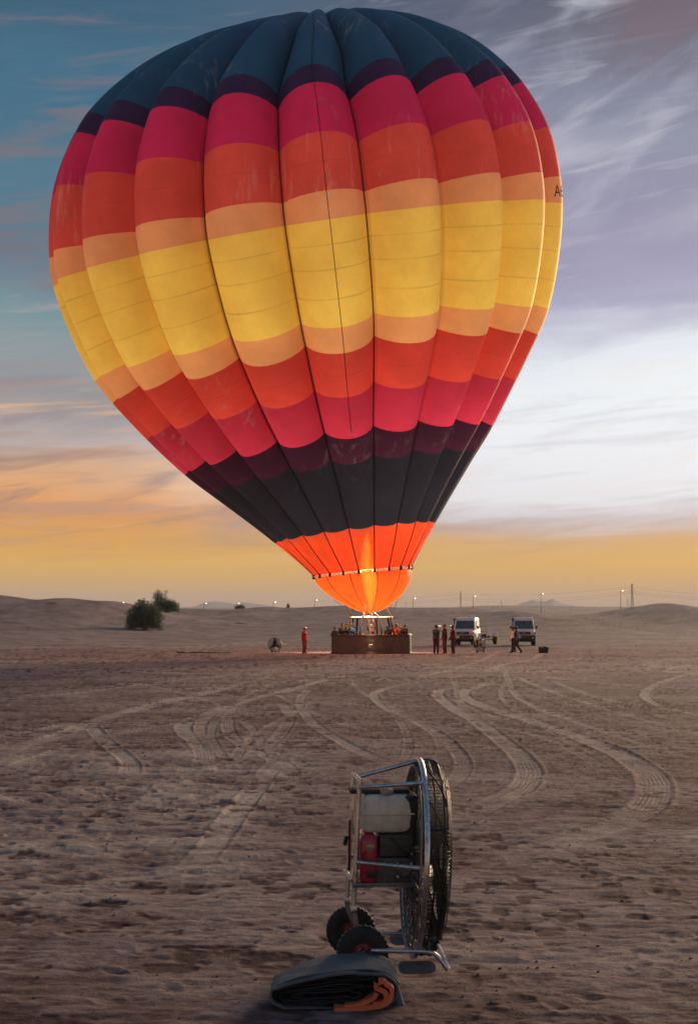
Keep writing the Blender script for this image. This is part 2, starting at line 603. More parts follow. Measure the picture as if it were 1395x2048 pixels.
M['leaf'] = foliage('grey_green_leaf', (0.075, 0.10, 0.06), (0.13, 0.16, 0.10))
M['leaf_dark'] = foliage('dark_green_leaf', (0.06, 0.09, 0.045), (0.11, 0.15, 0.075))

# ------------------------------------------------------------------ ground
_tab = rng.random((4, 512, 512)).astype(np.float32)


def vnoise(x, y, seed=0):
    t = _tab[seed % 4]
    x = np.asarray(x, np.float64) + seed * 37.31
    y = np.asarray(y, np.float64) + seed * 91.77
    ix, iy = np.floor(x).astype(np.int64), np.floor(y).astype(np.int64)
    fx, fy = x - ix, y - iy
    fx, fy = fx * fx * fx * (fx * (fx * 6 - 15) + 10), fy * fy * fy * (fy * (fy * 6 - 15) + 10)
    a, b, c, d = t[ix & 511, iy & 511], t[(ix + 1) & 511, iy & 511], t[ix & 511, (iy + 1) & 511], t[(ix + 1) & 511, (iy + 1) & 511]
    return (a * (1 - fx) + b * fx) * (1 - fy) + (c * (1 - fx) + d * fx) * fy


def fbm(x, y, seed=0, octv=4, gain=0.5):
    s, a, n = 0, 1.0, 0.0
    for i in range(octv):
        s = s + a * vnoise(x * 2 ** i, y * 2 ** i, seed + i)
        n += a
        a *= gain
    return s / n


def sst(a, b, x):
    t = np.clip((x - a) / (b - a), 0, 1)
    return t * t * (3 - 2 * t)


def plain(y):
    return np.interp(y, [-20, 11, 60, 95, 122, 170, 400, 6000], [0, 0, -0.17, -0.33, -0.56, -0.95, -1.4, -1.4])


# dunes: crest lines (photo pixel) with their distance and widths before / behind the crest
DUNES = [
    (262, 62, 60, [(-900, 1196), (-500, 1200), (-200, 1188), (-60, 1186), (0, 1190), (75, 1199), (135, 1196), (190, 1201), (236, 1203), (271, 1211), (304, 1220), (355, 1229), (383, 1236), (440, 1243), (520, 1250)]),
    (350, 75, 60, [(250, 1225), (330, 1219), (375, 1217), (452, 1219.5), (490, 1217), (517, 1214), (545, 1213.5), (577, 1216), (620, 1214), (677, 1211.5), (720, 1212), (800, 1215.5), (885, 1215.5), (945, 1217), (988, 1224), (1040, 1228)]),
    (290, 45, 40, [(930, 1236), (985, 1226), (1013, 1221.5), (1045, 1222.5), (1080, 1228), (1140, 1234), (1200, 1236)]),
    (330, 70, 60, [(1090, 1232), (1167, 1228.5), (1209, 1222), (1261, 1213), (1285, 1209.5), (1307, 1206.5), (1325, 1208), (1346, 1212), (1395, 1221), (1480, 1226), (1650, 1215), (1900, 1222), (2400, 1214)]),
    (215, 30, 28, [(560, 1262), (640, 1252), (740, 1247), (860, 1250), (960, 1258), (1060, 1262)]),
    (185, 22, 20, [(-300, 1262), (-100, 1256), (40, 1254), (160, 1258), (260, 1268)]),
]
_D = []
for d, w1, w2, pts in DUNES:
    xs = [(p[0] - 697.5) / F * d for p in pts]
    zs = [CZ + (1213 - p[1]) / F * d for p in pts]
    c = catmull(np.array([xs, zs]).T, 6)
    _D.append((d, w1, w2, c[:, 0], c[:, 1] - float(plain(d))))


def dunes(x, y):
    acc = 0.0
    k = 3.0
    for d, w1, w2, cx, cz in _D:
        wob = 12 * np.sin(x / 31.0 + d) + 7 * np.sin(x / 13.0 + d * 2)
        yy = y - d - wob * 0.5 * np.clip(d / 260, 0, 1)
        h = np.interp(x, cx, cz, left=cz[0] * 0.6, right=cz[-1] * 0.6)
        edge = sst(cx[0] - 25, cx[0] + 5, x) * (1 - sst(cx[-1] - 5, cx[-1] + 25, x))
        w = np.where(yy < 0, w1, w2)
        b = np.exp(-(np.abs(yy) / w) ** 1.7)
        hh = np.maximum(h, 0) * b * edge
        acc = acc + np.exp(k * hh) - 1
    far = sst(420, 900, y)
    z = np.log(1 + acc) / k
    z = z + far * (fbm(x / 160, y / 300, 2, 3) - 0.5) * 3.0
    # low pale ridge far behind
    z = z + np.exp(-((y - 1900) / 260) ** 2) * (4.2 + 3 * (fbm(x / 120, y / 900, 1, 3) - 0.5)) * sst(60, 200, x)
    return z


def ground(x, y):
    x = np.asarray(x, float)
    y = np.asarray(y, float)
    z = plain(y) + dunes(x, y)
    z = z + 0.10 * np.exp(-((y - 90.6 - 0.5 * np.sin(x / 5.0)) / 2.4) ** 2)
    return z


def gz(x, y):
    return float(ground(np.array([x]), np.array([y]))[0])


def gpt(px, py):
    """ground point seen at a photo pixel (open plain)"""
    d = CZ * F / (py - 1213)
    for _ in range(8):
        d = (CZ - float(plain(d))) * F / (py - 1213)
    return ((px - 697.5) / F * d * 1.002, d)


pys = np.concatenate([np.arange(2130, 1263, -1.62)])
ys = CZ * F / (pys - 1213)
ys = np.concatenate([np.linspace(-1.5, ys[0] - 0.05, 60), ys, np.geomspace(ys[-1] * 1.012, 9000, 190)])
sc_ = np.arange(-0.262, 0.2621, 1.72 / F)
out = np.geomspace(0.264, 1.6, 42)
sc_ = np.concatenate([-out[::-1], sc_, out])
nr, ncol = len(ys), len(sc_)
APX = 2.0
X = sc_[None, :] * (ys[:, None] + APX) * 1.0
Y = np.repeat(ys[:, None], ncol, 1)
# inside the frame a column keeps its direction from the apex; widen near rows so the frame stays covered
Z = ground(X, Y)
near = 1 - sst(70, 160, Y)
relief = np.zeros_like(X)
lump = fbm(X / 1.5, Y / 1.3, 1, 3)
relief += 0.060 * (fbm(X / 5.0, Y / 4.0, 0, 3) - 0.5)
relief += 0.030 * (lump - 0.5) * (0.55 + 0.9 * sst(0.45, 0.7, fbm(X / 9, Y / 7, 3, 2)))
pit = fbm(X / 0.26, Y / 0.30, 2, 3, 0.6)
pitm = fbm(X / 3.2, Y / 3.2, 1, 2)
pits = sst(0.56, 0.74, pit) * sst(0.35, 0.6, pitm)
relief -= 0.016 * pits
rip = fbm(X / 0.20 + 1.5 * fbm(X / 2, Y / 2, 2, 2), Y / 0.11, 3, 4, 0.6)
relief += 0.030 * (rip - 0.5)
# long low scarps across the view, steep side turned away
sc1 = fbm(X / 1.6 + 3.0, Y / 0.55, 1, 3)
relief += 0.030 * np.abs(sc1 - 0.5) * 2
# footprints: pairs of small dents on walking lines
fp = np.zeros_like(X)


def rows(y0, y1):
    return max(0, np.searchsorted(ys, y0)), min(nr, np.searchsorted(ys, y1))


def cols(x0, x1, y0, y1):
    a = min(x0 / (y0 + APX), x0 / (y1 + APX))
    b = max(x1 / (y0 + APX), x1 / (y1 + APX))
    return max(0, np.searchsorted(sc_, a)), min(ncol, np.searchsorted(sc_, b))


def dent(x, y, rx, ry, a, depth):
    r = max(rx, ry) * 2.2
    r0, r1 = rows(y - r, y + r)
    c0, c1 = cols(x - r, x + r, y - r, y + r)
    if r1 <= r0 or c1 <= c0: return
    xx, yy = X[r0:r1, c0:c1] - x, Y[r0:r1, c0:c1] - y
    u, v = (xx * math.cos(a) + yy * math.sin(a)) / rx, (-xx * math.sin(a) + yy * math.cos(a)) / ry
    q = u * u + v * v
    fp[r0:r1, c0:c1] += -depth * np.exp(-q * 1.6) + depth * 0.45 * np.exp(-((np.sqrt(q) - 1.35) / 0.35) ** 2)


WALKS = [((-5.0, 25), (1.2, 12.5)), ((-4.5, 17), (-1.0, 10)), ((-3.2, 13), (3.5, 12.2)), ((3.6, 14), (1.0, 9.3)), ((-2.8, 22), (-6, 31)), ((0.8, 9.6), (1.8, 12.2)), ((2.2, 11), (4, 18)), ((-1.5, 30), (-4.5, 14)), ((-6.5, 27), (-2.5, 27.5))]
for (x0, y0), (x1, y1) in WALKS:
    L = math.hypot(x1 - x0, y1 - y0)
    n = int(L / 0.62)
    a = math.atan2(y1 - y0, x1 - x0)
    for i in range(n):
        t = i / n
        o = 0.11 * (1 if i % 2 else -1) + random.uniform(-.06, .06)
        dent(x0 + (x1 - x0) * t - math.sin(a) * o, y0 + (y1 - y0) * t + math.cos(a) * o, 0.14, 0.065, a + random.uniform(-.3, .3), random.uniform(.008, .018))
for _ in range(260):
    yy = 9 + 26 * random.random() ** 1.3
    xx = random.uniform(-0.27, 0.27) * (yy + 3) - (0.8 if yy < 26 else 0)
    dent(xx, yy, random.uniform(.07, .17), random.uniform(.05, .09), random.uniform(0, PI), random.uniform(.004, .014))

# wheel tracks traced over the plain: (pixels, width in metres, strength, number of ribs)
TR = [
    ([(850, 1362), (790, 1371), (757, 1381), (748, 1392), (770, 1413), (828, 1440), (880, 1470), (910, 1500), (924, 1526), (914, 1550), (885, 1575), (850, 1597)], .30, .8, 5),
    ([(985, 1366), (915, 1372), (874, 1384), (898, 1410), (950, 1440), (1000, 1478), (1040, 1515), (1056, 1542), (1040, 1572), (1000, 1597), (950, 1622), (905, 1650), (850, 1680)], .42, .9, 6),
    ([(1002, 1358), (935, 1378), (925, 1392), (978, 1414), (1060, 1440), (1150, 1470), (1232, 1505), (1286, 1540), (1303, 1572), (1288, 1610), (1240, 1640), (1150, 1670), (1050, 1697), (950, 1722), (890, 1740), (810, 1756), (730, 1766)], .52, 1.0, 8),
    ([(1008, 1335), (1014, 1360), (1028, 1385), (1060, 1408), (1130, 1435), (1240, 1472), (1330, 1500), (1440, 1532)], .30, .6, 5),
    ([(1018, 1345), (1075, 1372), (1150, 1398), (1240, 1425), (1330, 1450), (1440, 1478)], .28, .55, 4),
    ([(1440, 1324), (1360, 1331), (1325, 1340), (1360, 1346), (1440, 1349)], .30, .6, 4),
    ([(1440, 1340), (1370, 1349), (1318, 1364), (1285, 1384), (1300, 1404), (1350, 1419), (1440, 1437)], .32, .75, 5),
    ([(690, 1349), (600, 1373), (520, 1393), (440, 1418), (380, 1442), (372, 1460), (400, 1485), (415, 1510), (405, 1540)], .40, .75, 6),
    ([(648, 1366), (560, 1385), (470, 1408), (412, 1438), (405, 1470), (418, 1492)], .30, .6, 5),
    ([(625, 1370), (604, 1395), (606, 1415), (628, 1445), (680, 1480), (750, 1514), (840, 1548)], .30, .55, 5),
    ([(505, 1362), (400, 1388), (290, 1413), (200, 1440), (140, 1463), (40, 1496), (-60, 1530)], .55, .7, 5),
    ([(180, 1443), (205, 1470), (240, 1500), (264, 1522), (266, 1546)], .35, .7, 5),
    ([(470, 1405), (458, 1440), (470, 1475), (530, 1505), (580, 1535), (575, 1570)], .32, .5, 5),
    ([(560, 1515), (530, 1550), (500, 1592), (455, 1650), (425, 1690), (380, 1740)], .34, .5, 1),
    ([(-60, 1805), (100, 1770), (300, 1742), (470, 1716), (600, 1700), (720, 1690)], .20, .45, 3),
    ([(150, 1838), (330, 1795), (480, 1768), (640, 1745), (760, 1738)], .18, .35, 3),
    ([(905, 1688), (1010, 1678), (1120, 1700), (1260, 1738), (1450, 1775)], .34, .5, 4),
    ([(800, 1350), (880, 1354), (1000, 1345), (1150, 1341), (1440, 1336)], .6, .4, 4),
    ([(-60, 1482), (100, 1455), (260, 1425), (420, 1380), (560, 1350)], .34, .5, 4),
    ([(230, 1302), (300, 1297), (420, 1291), (500, 1286), (620, 1281), (690, 1280)], .5, .7, 2),
    ([(290, 1303), (360, 1298), (470, 1292), (560, 1288), (660, 1285)], .35, .55, 2),
    ([(760, 1340), (700, 1346), (560, 1350), (400, 1347), (200, 1340), (-60, 1333)], .7, .4, 4),
    ([(900, 1345), (915, 1380), (930, 1420), (1000, 1450), (1090, 1475), (1180, 1520), (1220, 1560)], .28, .45, 5),
    ([(560, 1400), (580, 1430), (560, 1470), (520, 1500), (440, 1530), (330, 1560)], .3, .4, 4),
    ([(1000, 1300), (980, 1312), (930, 1330), (860, 1348), (800, 1362)], .4, .5, 3),
    ([(700, 1350), (720, 1380), (780, 1410), (850, 1450), (880, 1490), (870, 1530)], .20, .4, 3),
    ([(1020, 1350), (1000, 1385), (1030, 1420), (1100, 1460), (1180, 1510)], .20, .45, 3),
    ([(560, 1360), (480, 1400), (430, 1450), (440, 1500), (520, 1560)], .20, .4, 3),
    ([(300, 1380), (420, 1375), (560, 1365), (700, 1352), (800, 1356)], .30, .5, 3),
    ([(650, 1390), (560, 1440), (500, 1480), (460, 1530)], .22, .45, 3),
    ([(1100, 1360), (1180, 1390), (1280, 1410), (1440, 1428)], .26, .5, 3),
    ([(900, 1395), (980, 1430), (1080, 1450), (1200, 1460), (1440, 1472)], .22, .4, 3),
    ([(540, 1380), (620, 1420), (700, 1450), (800, 1470), (900, 1475)], .22, .4, 3),
    ([(200, 1360), (300, 1370), (420, 1400), (500, 1450), (540, 1510)], .22, .4, 3),
    ([(770, 1405), (805, 1450), (815, 1500), (780, 1550)], .20, .4, 3),
    ([(-60, 1400), (150, 1385), (400, 1355), (640, 1338)], .4, .5, 3),
    ([(1060, 1350), (1200, 1365), (1440, 1380)], .35, .45, 3),
    ([(-60, 1560), (60, 1520), (200, 1475), (330, 1450), (420, 1430)], .3, .4, 3),
    ([(960, 1610), (1060, 1560), (1180, 1530), (1300, 1525), (1440, 1530)], .2, .35, 3),
    ([(1075, 1297), (1085, 1305), (1060, 1318), (1000, 1330), (960, 1350)], .4, .5, 3),
]
tD = np.full_like(X, 9.0)
tL = np.zeros_like(X)
tA = np.zeros_like(X)
tS = np.zeros_like(X)
tW = np.ones_like(X)
tN = np.ones_like(X)
for pts, w, stg, nrib in TR:
    gp = np.array([gpt(*p) for p in pts])
    c = catmull(gp, 40)
    seg = np.hypot(*np.diff(c, axis=0).T)
    cum = np.concatenate([[0], np.cumsum(seg)])
    n = int(np.clip(cum[-1] / 0.12, 60, 500))
    tt = np.linspace(0, cum[-1], n)
    cx, cy = np.interp(tt, cum, c[:, 0]), np.interp(tt, cum, c[:, 1])
    for i in range(n - 1):
        x0, y0, x1, y1 = cx[i], cy[i], cx[i + 1], cy[i + 1]
        pad = w * 0.95
        r0, r1 = rows(min(y0, y1) - pad, max(y0, y1) + pad)
        c0, c1 = cols(min(x0, x1) - pad, max(x0, x1) + pad, min(y0, y1) - pad, max(y0, y1) + pad)
        if r1 <= r0 or c1 <= c0: continue
        sx, sy = x1 - x0, y1 - y0
        L = math.hypot(sx, sy) + 1e-9
        sx, sy = sx / L, sy / L
        xx, yy = X[r0:r1, c0:c1] - x0, Y[r0:r1, c0:c1] - y0
        al = np.clip(xx * sx + yy * sy, 0, L)
        dd = np.hypot(xx - al * sx, yy - al * sy) / (w / 2)
        up = dd < tD[r0:r1, c0:c1]
        lat = (-xx * sy + yy * sx) / (w / 2)
        fade = stg * min(1, (i + 2) / (n * .16), (n - i + 2) / (n * .16))
        for arr, val in ((tD, dd), (tL, lat), (tA, tt[i] + al), (tS, fade), (tW, w), (tN, nrib)):
            blk = arr[r0:r1, c0:c1]
            blk[up] = val[up] if isinstance(val, np.ndarray) else val
edge_n = 0.22 * (fbm(X / 0.35, Y / 0.35, 2, 2) - 0.5)
tm = (1 - sst(0.72, 1.05, tD + edge_n)) * tS * (0.55 + 0.9 * sst(0.3, 0.6, fbm(X / 1.1, Y / 1.6, 0, 3)) * 0.5)
berm = np.exp(-((tD - 1.12) / 0.16) ** 2) * tS
rib = np.cos(tL * PI * tN) * 0.5 + 0.5
chev = np.cos((tA + np.abs(tL) * tW * 0.35) * 2 * PI / 0.11) * 0.5 + 0.5
churn = sst(-.2, -1.6, X) * sst(12, 15, Y) * (1 - sst(25, 31, Y))
relief += churn * (0.060 * (fbm(X / 0.55, Y / 0.5, 3, 3) - 0.5) - 0.016 * sst(.55, .7, fbm(X / .3, Y / .3, 0, 2)))
quiet = 1 - 0.75 * np.clip(tm, 0, 1)
relief = relief * quiet + fp * (1 - 0.6 * np.clip(tm, 0, 1))
relief += -0.016 * tm + 0.012 * berm + tm * 0.011 * rib * sst(.35, .6, fbm(X / .8, Y / .8, 1, 2))
rim_calm = np.exp(-((Y - 92.5) / 5.0) ** 2)
Z2 = Z + relief * near * (1 - 0.5 * rim_calm) * (0.72 + 0.28 * sst(12, 22, Y))
# colour: 0 = coarse dark reddish sand, 1 = pale fine dust
band = np.exp(-((Y - 72) / 14) ** 2) * (0.6 + 0.6 * fbm(X / 3, Y / 7, 1, 3))
sand = 0.37 + 0.50 * (fbm(X / 2.2, Y / 1.6, 0, 4, 0.6) - 0.5)
sand += 0.55 * (rip - 0.5) * near + 0.35 * (lump - 0.5)
sand -= 0.62 * pits * near
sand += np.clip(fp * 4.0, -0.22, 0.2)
sand += (0.54 + 0.50 * sst(24, 45, Y)) * tm * (0.60 + 0.55 * (rib - 0.3)) + 0.14 * berm
sand += 0.22 * band + churn * 0.24 + churn * 0.7 * (fbm(X / 0.55, Y / 0.5, 3, 3) - 0.5)
sand += 0.20 * sst(100, 125, Y) * (1 - sst(150, 260, Y)) * (fbm(X / 9, Y / 9, 3, 3))
sand += 0.18 * sst(150, 300, Y) * (fbm(X / 30, Y / 22, 2, 4) * 2 - 0.7)
sand = np.clip(sand, 0, 1)

me = bpy.data.meshes.new('ground')
co = np.stack([X, Y, Z2], -1).reshape(-1, 3).astype(np.float32)
me.vertices.add(len(co))
me.vertices.foreach_set('co', co.ravel())
ii = np.arange(nr * ncol).reshape(nr, ncol)
quads = np.stack([ii[:-1, :-1], ii[:-1, 1:], ii[1:, 1:], ii[1:, :-1]], -1).reshape(-1, 4).astype(np.int32)
me.loops.add(quads.size)
me.loops.foreach_set('vertex_index', quads.ravel())
me.polygons.add(len(quads))
me.polygons.foreach_set('loop_start', np.arange(0, quads.size, 4, dtype=np.int32))
me.polygons.foreach_set('use_smooth', np.ones(len(quads), bool))
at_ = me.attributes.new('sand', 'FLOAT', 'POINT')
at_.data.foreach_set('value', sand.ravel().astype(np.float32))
me.update(calc_edges=True)

gm = bpy.data.materials.new('desert_sand')
gm.use_nodes = True
t = gm.node_tree
b = t.nodes['Principled BSDF']
q = NG(t)
oc = N(t, 'ShaderNodeTexCoord').outputs['Object']
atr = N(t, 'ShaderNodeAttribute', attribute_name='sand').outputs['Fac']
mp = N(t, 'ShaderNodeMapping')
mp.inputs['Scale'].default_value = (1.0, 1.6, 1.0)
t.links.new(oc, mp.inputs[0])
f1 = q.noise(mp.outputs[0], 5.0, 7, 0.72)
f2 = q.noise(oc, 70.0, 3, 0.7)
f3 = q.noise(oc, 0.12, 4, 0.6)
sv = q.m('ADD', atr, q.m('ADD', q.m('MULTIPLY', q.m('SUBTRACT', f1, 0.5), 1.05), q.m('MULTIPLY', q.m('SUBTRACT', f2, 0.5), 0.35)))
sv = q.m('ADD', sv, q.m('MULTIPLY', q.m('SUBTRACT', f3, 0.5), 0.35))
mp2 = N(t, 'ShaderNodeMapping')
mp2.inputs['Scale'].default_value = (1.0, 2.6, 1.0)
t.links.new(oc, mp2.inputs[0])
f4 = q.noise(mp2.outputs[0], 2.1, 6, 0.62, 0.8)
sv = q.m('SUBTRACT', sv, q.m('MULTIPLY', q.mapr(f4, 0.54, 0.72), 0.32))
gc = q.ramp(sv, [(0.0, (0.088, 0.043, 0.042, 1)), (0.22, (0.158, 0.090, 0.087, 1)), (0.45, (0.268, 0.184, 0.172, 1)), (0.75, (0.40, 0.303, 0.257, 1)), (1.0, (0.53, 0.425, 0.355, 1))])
spk = q.mapr(q.noise(oc, 28.0, 2, 0.5), 0.70, 0.76)
gc = q.mix(q.m('MULTIPLY', spk, 0.55), gc, (0.05, 0.03, 0.028, 1))
t.links.new(gc, b.inputs['Base Color'])
b.inputs['Roughness'].default_value = 0.92
b.inputs['Specular IOR Level'].default_value = 0.12
bn = N(t, 'ShaderNodeBump')
bn.inputs['Strength'].default_value = 0.8
bn.inputs['Distance'].default_value = 0.04
t.links.new(q.m('ADD', f1, q.m('MULTIPLY', f2, 0.25)), bn.inputs['Height'])
t.links.new(bn.outputs[0], b.inputs['Normal'])
me.materials.append(gm)
go = bpy.data.objects.new('ground', me)
COL.objects.link(go)
tag(go, kind='structure')

# far blue mountains
mm = material('mountain_rock', (0.16, 0.13, 0.12), 0.9, 0.0, 0.25, 0.01)


def mountain(pts, d, depth):
    c = catmull(np.array(pts, float), 14)
    mb = MB()
    n = len(c)
    vs, fs = [], []
    prof = [(-1.0, 0.0), (-.7, .22), (-.45, .5), (-.22, .8), (0, 1.0), (.3, .7), (.7, .25), (1.0, 0.0)]
    for i, (px, py) in enumerate(c):
        top = at(px, py, d)
        for j, (a, h) in enumerate(prof):
            wob = 1 + 0.25 * (float(vnoise(px / 9.0, j * 1.7, 1)) - 0.5)
            vs.append((top.x * (d + a * depth) / d, d + a * depth, -3 + (top.z + 3) * h * (wob if 0 < j and j != 4 else 1)))
    k = len(prof)
    for i in range(n - 1):
        for j in range(k - 1):
            fs.append((i * k + j, (i + 1) * k + j, (i + 1) * k + j + 1, i * k + j + 1))
    mb.add(vs, fs)
    o = mb.build('mountain', mm, None, True, 180)
    tag(o, kind='structure')


mountain([(990, 1216), (1028, 1211), (1045, 1205), (1062, 1200.5), (1076, 1201.5), (1090, 1202.5), (1098, 1199.5), (1106, 1198), (1116, 1203), (1132, 1208), (1160, 1213), (1190, 1217)], 6500, 500)
mountain([(372, 1217), (392, 1212), (412, 1205), (432, 1203), (446, 1204), (460, 1206), (474, 1208), (486, 1205), (502, 1206), (525, 1209), (552, 1213), (580, 1217)], 6800, 500)

# ------------------------------------------------------------------ hot air balloon
DB = 95.0
BX, BY = (743 - 697.5) / F * DB, DB
BZ = gz(BX, BY) + 0.0
balloon = thing('hot_air_balloon', 'huge hot air balloon banded in navy, crimson, orange and yellow above a wicker basket', 'hot air balloon', (BX, BY, BZ))
BO = Vector((BX, BY, BZ))

# rings of the envelope: left and right end in the photograph, lean towards the camera
RINGS = [((627, 1152), (822, 1133), 0.00), ((552, 1087), (869, 1046), 0.00), ((424, 990), (951, 906), 0.02), ((371, 949), (985, 853), 0.035),
         ((297, 879), (1031, 762), 0.075), ((228, 806), (1075, 671), 0.10), ((191, 762), (1097, 621), 0.12), ((140, 664), (1117, 510), 0.15), ((107, 577), (1125, 415), 0.185),
         ((99, 524), (1120, 363), 0.20), ((101, 396), (1104, 271), 0.225), ((139, 296), (1050, 181), 0.245), ((162, 256), (1021, 150), 0.25),
         ((219, 197), (980, 113), 0.255), ((283, 147), (928, 79), 0.26), ((371, 98), (846, 47), 0.265), ((518, 54), (740, 30), 0.27), ((629, 32), (647, 31), 0.27)]
BANDS = [0, 1, 2, 3, 4, 5, 6, 8, 9, 10, 11, 12, 17]       # rings where one colour gives way to the next
rows_ = []
Dk = DB
pc = None
for ri_, (l, r, lean) in enumerate(RINGS):
    lean *= float(np.interp(ri_, [4, 8, 17], [1.0, 0.84, 0.82]))
    cx, cy = (l[0] + r[0]) / 2, (l[1] + r[1]) / 2
    c = at(cx, cy, Dk)
    if pc is not None:
        Dk -= lean * (c.z - pc.z) * 0.85
        c = at(cx, cy, Dk)
    pc = c
    half = math.hypot(r[0] - l[0], r[1] - l[1]) / 2
    rad = half / F * Dk
    rad *= math.sqrt(max(0.5, 1 - (rad / Dk) ** 2))
    th = math.atan2(l[1] - r[1], r[0] - l[0])
    rows_.append((c.x, c.y, c.z, rad, th, lean))
NB = 11                                         # bands below the crown
SUBV = 6


def smooth_rings(P, n):
    P = np.asarray(P, float)
    h = np.concatenate([[0], np.cumsum(np.hypot(np.diff(P[:, 2]), np.diff(P[:, 3])))])
    m = np.zeros_like(P)
    dl = np.diff(P, axis=0) / np.diff(h)[:, None]
    for i in range(1, len(P) - 1):
        w0, w1 = h[i] - h[i - 1], h[i + 1] - h[i]
        m[i] = (dl[i - 1] * w1 + dl[i] * w0) / (w0 + w1)
    m[0], m[-1] = dl[0], dl[-1]
    out = []
    for i in range(len(P) - 1):
        L = h[i + 1] - h[i]
        t = np.linspace(0, 1, n, endpoint=False)[:, None]
        out.append((2 * t ** 3 - 3 * t ** 2 + 1) * P[i] + (t ** 3 - 2 * t ** 2 + t) * L * m[i] + (-2 * t ** 3 + 3 * t ** 2) * P[i + 1] + (t ** 3 - t ** 2) * L * m[i + 1])
    out.append(P[-1:])
    return np.vstack(out)


RC = smooth_rings(rows_, SUBV)                   # smooth rings
# even out small kinks along the outline, keeping the colour breaks where they are
for _ in range(14):
    zz = RC[:, 2]
    w_ = (zz[1:-1] - zz[:-2]) / np.maximum(1e-6, zz[2:] - zz[:-2])
    for c_ in (0, 1, 3, 4, 5):
        tgt = RC[:-2, c_] + (RC[2:, c_] - RC[:-2, c_]) * w_
        RC[1:-8, c_] += 0.5 * (tgt - RC[1:-1, c_])[:len(RC[1:-8])]
NG_ = 20
SUBU = 10
SEAM0 = R(-4.8)                                 # bearing of the first seam from the camera side


def env_point(k, ang, u):
    """k ring index, ang bearing (0 = towards camera, + = right), u position across the gore 0..1"""
    cx, cy, cz, rad, th, lean = RC[k]
    n = Vector((-math.sin(th) * math.cos(lean), -math.sin(lean), math.cos(th) * math.cos(lean)))
    e1 = Vector((math.cos(th), 0, math.sin(th)))
    e2 = n.cross(e1).normalized()
    t = k / SUBV
    a2 = ang
    rr = rad
    radial = e1 * math.sin(a2) - e2 * math.cos(a2)
    # slope of the profile gives the outward normal
    k0, k1 = max(0, k - 1), min(len(RC) - 1, k + 1)
    dr = RC[k1][3] - RC[k0][3]
    dc = Vector(RC[k1][:3]) - Vector(RC[k0][:3])
    dl = max(1e-6, dc.length)
    nn = (radial * dl - n * dr).normalized()
    chord = 2 * PI * rad / NG_
    amp = 0.44 * np.interp(t, [0, 0.6, 1.0, 2.0, 3, 7, 10, 14, 16, 17], [0, 0.10, 0.36, 0.62, 0.80, 0.95, 1.0, 1.25, 1.4, 0.1])
    bul = amp * chord * ((4 * u * (1 - u)) ** 0.85 * 0.95 - 0.80)
    return Vector((cx, cy, cz)) + radial * rr + nn * bul - BO


SCOOPF = fabric('scoop_cloth', (240, 104, 38), 0, 0.15, 0.10, 0.06)
TAPEF = fabric('white_band', (240, 236, 226), 0, 0.55, 0.0)
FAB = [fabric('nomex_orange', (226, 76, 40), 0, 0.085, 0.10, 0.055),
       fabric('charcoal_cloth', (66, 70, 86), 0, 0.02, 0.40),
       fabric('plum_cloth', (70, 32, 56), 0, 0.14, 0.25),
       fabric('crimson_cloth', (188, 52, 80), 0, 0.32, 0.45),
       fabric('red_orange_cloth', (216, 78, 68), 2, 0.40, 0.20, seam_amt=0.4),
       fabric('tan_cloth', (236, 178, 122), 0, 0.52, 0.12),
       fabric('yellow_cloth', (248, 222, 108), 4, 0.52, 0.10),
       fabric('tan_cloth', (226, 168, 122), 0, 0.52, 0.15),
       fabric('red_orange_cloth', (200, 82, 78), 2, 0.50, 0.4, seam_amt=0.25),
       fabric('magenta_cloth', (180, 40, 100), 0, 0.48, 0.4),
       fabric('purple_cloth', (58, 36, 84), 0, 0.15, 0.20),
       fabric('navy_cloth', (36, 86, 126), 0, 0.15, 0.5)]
LABELS = ['orange panel just above the mouth', 'charcoal panel', 'plum panel', 'crimson panel', 'lower red-orange panel', 'lower tan panel', 'yellow panel', 'upper tan panel', 'upper red-orange panel', 'magenta panel', 'purple panel', 'navy crown panel']
KEND = (len(RINGS) - 1) * SUBV
for gi in range(NG_):
    a0 = SEAM0 + 2 * PI * gi / NG_
    for bi in range(NB + 1):
        k0 = BANDS[bi] * SUBV
        k1 = BANDS[bi + 1] * SUBV
        mb = MB()
        nk = k1 - k0
        uvs = []
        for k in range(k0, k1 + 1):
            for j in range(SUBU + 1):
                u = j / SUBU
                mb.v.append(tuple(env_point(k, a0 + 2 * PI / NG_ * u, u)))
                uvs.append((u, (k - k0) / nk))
        for k in range(nk):
            for j in range(SUBU):
                p = k * (SUBU + 1) + j
                mb.f.append((p, p + 1, p + SUBU + 2, p + SUBU + 1))
                mb.m.append(0)
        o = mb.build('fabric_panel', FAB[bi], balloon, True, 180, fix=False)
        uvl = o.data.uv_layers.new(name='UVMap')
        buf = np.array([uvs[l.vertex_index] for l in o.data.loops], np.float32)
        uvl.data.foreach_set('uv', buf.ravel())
    # the black load tape down the seam
    pts = [env_point(k, a0, 0.0) for k in range(0, KEND + 1, 2)]
    n_ = len(pts)
    MB().tube(pts, [0.034 if i < 8 else 0.046 for i in range(n_)], 5).build('load_tape', M['tape'], balloon)
# thin line down the middle of the gore that faces us
pts = [env_point(k, SEAM0 + 0.5 * 2 * PI / NG_, 0.5) * 1.0 + Vector((0, -0.05, 0)) for k in range(int(3.3 * SUBV), int(15.4 * SUBV), 2)]
MB().tube(pts, 0.020, 5).build('vent_line', M['tape'], balloon)

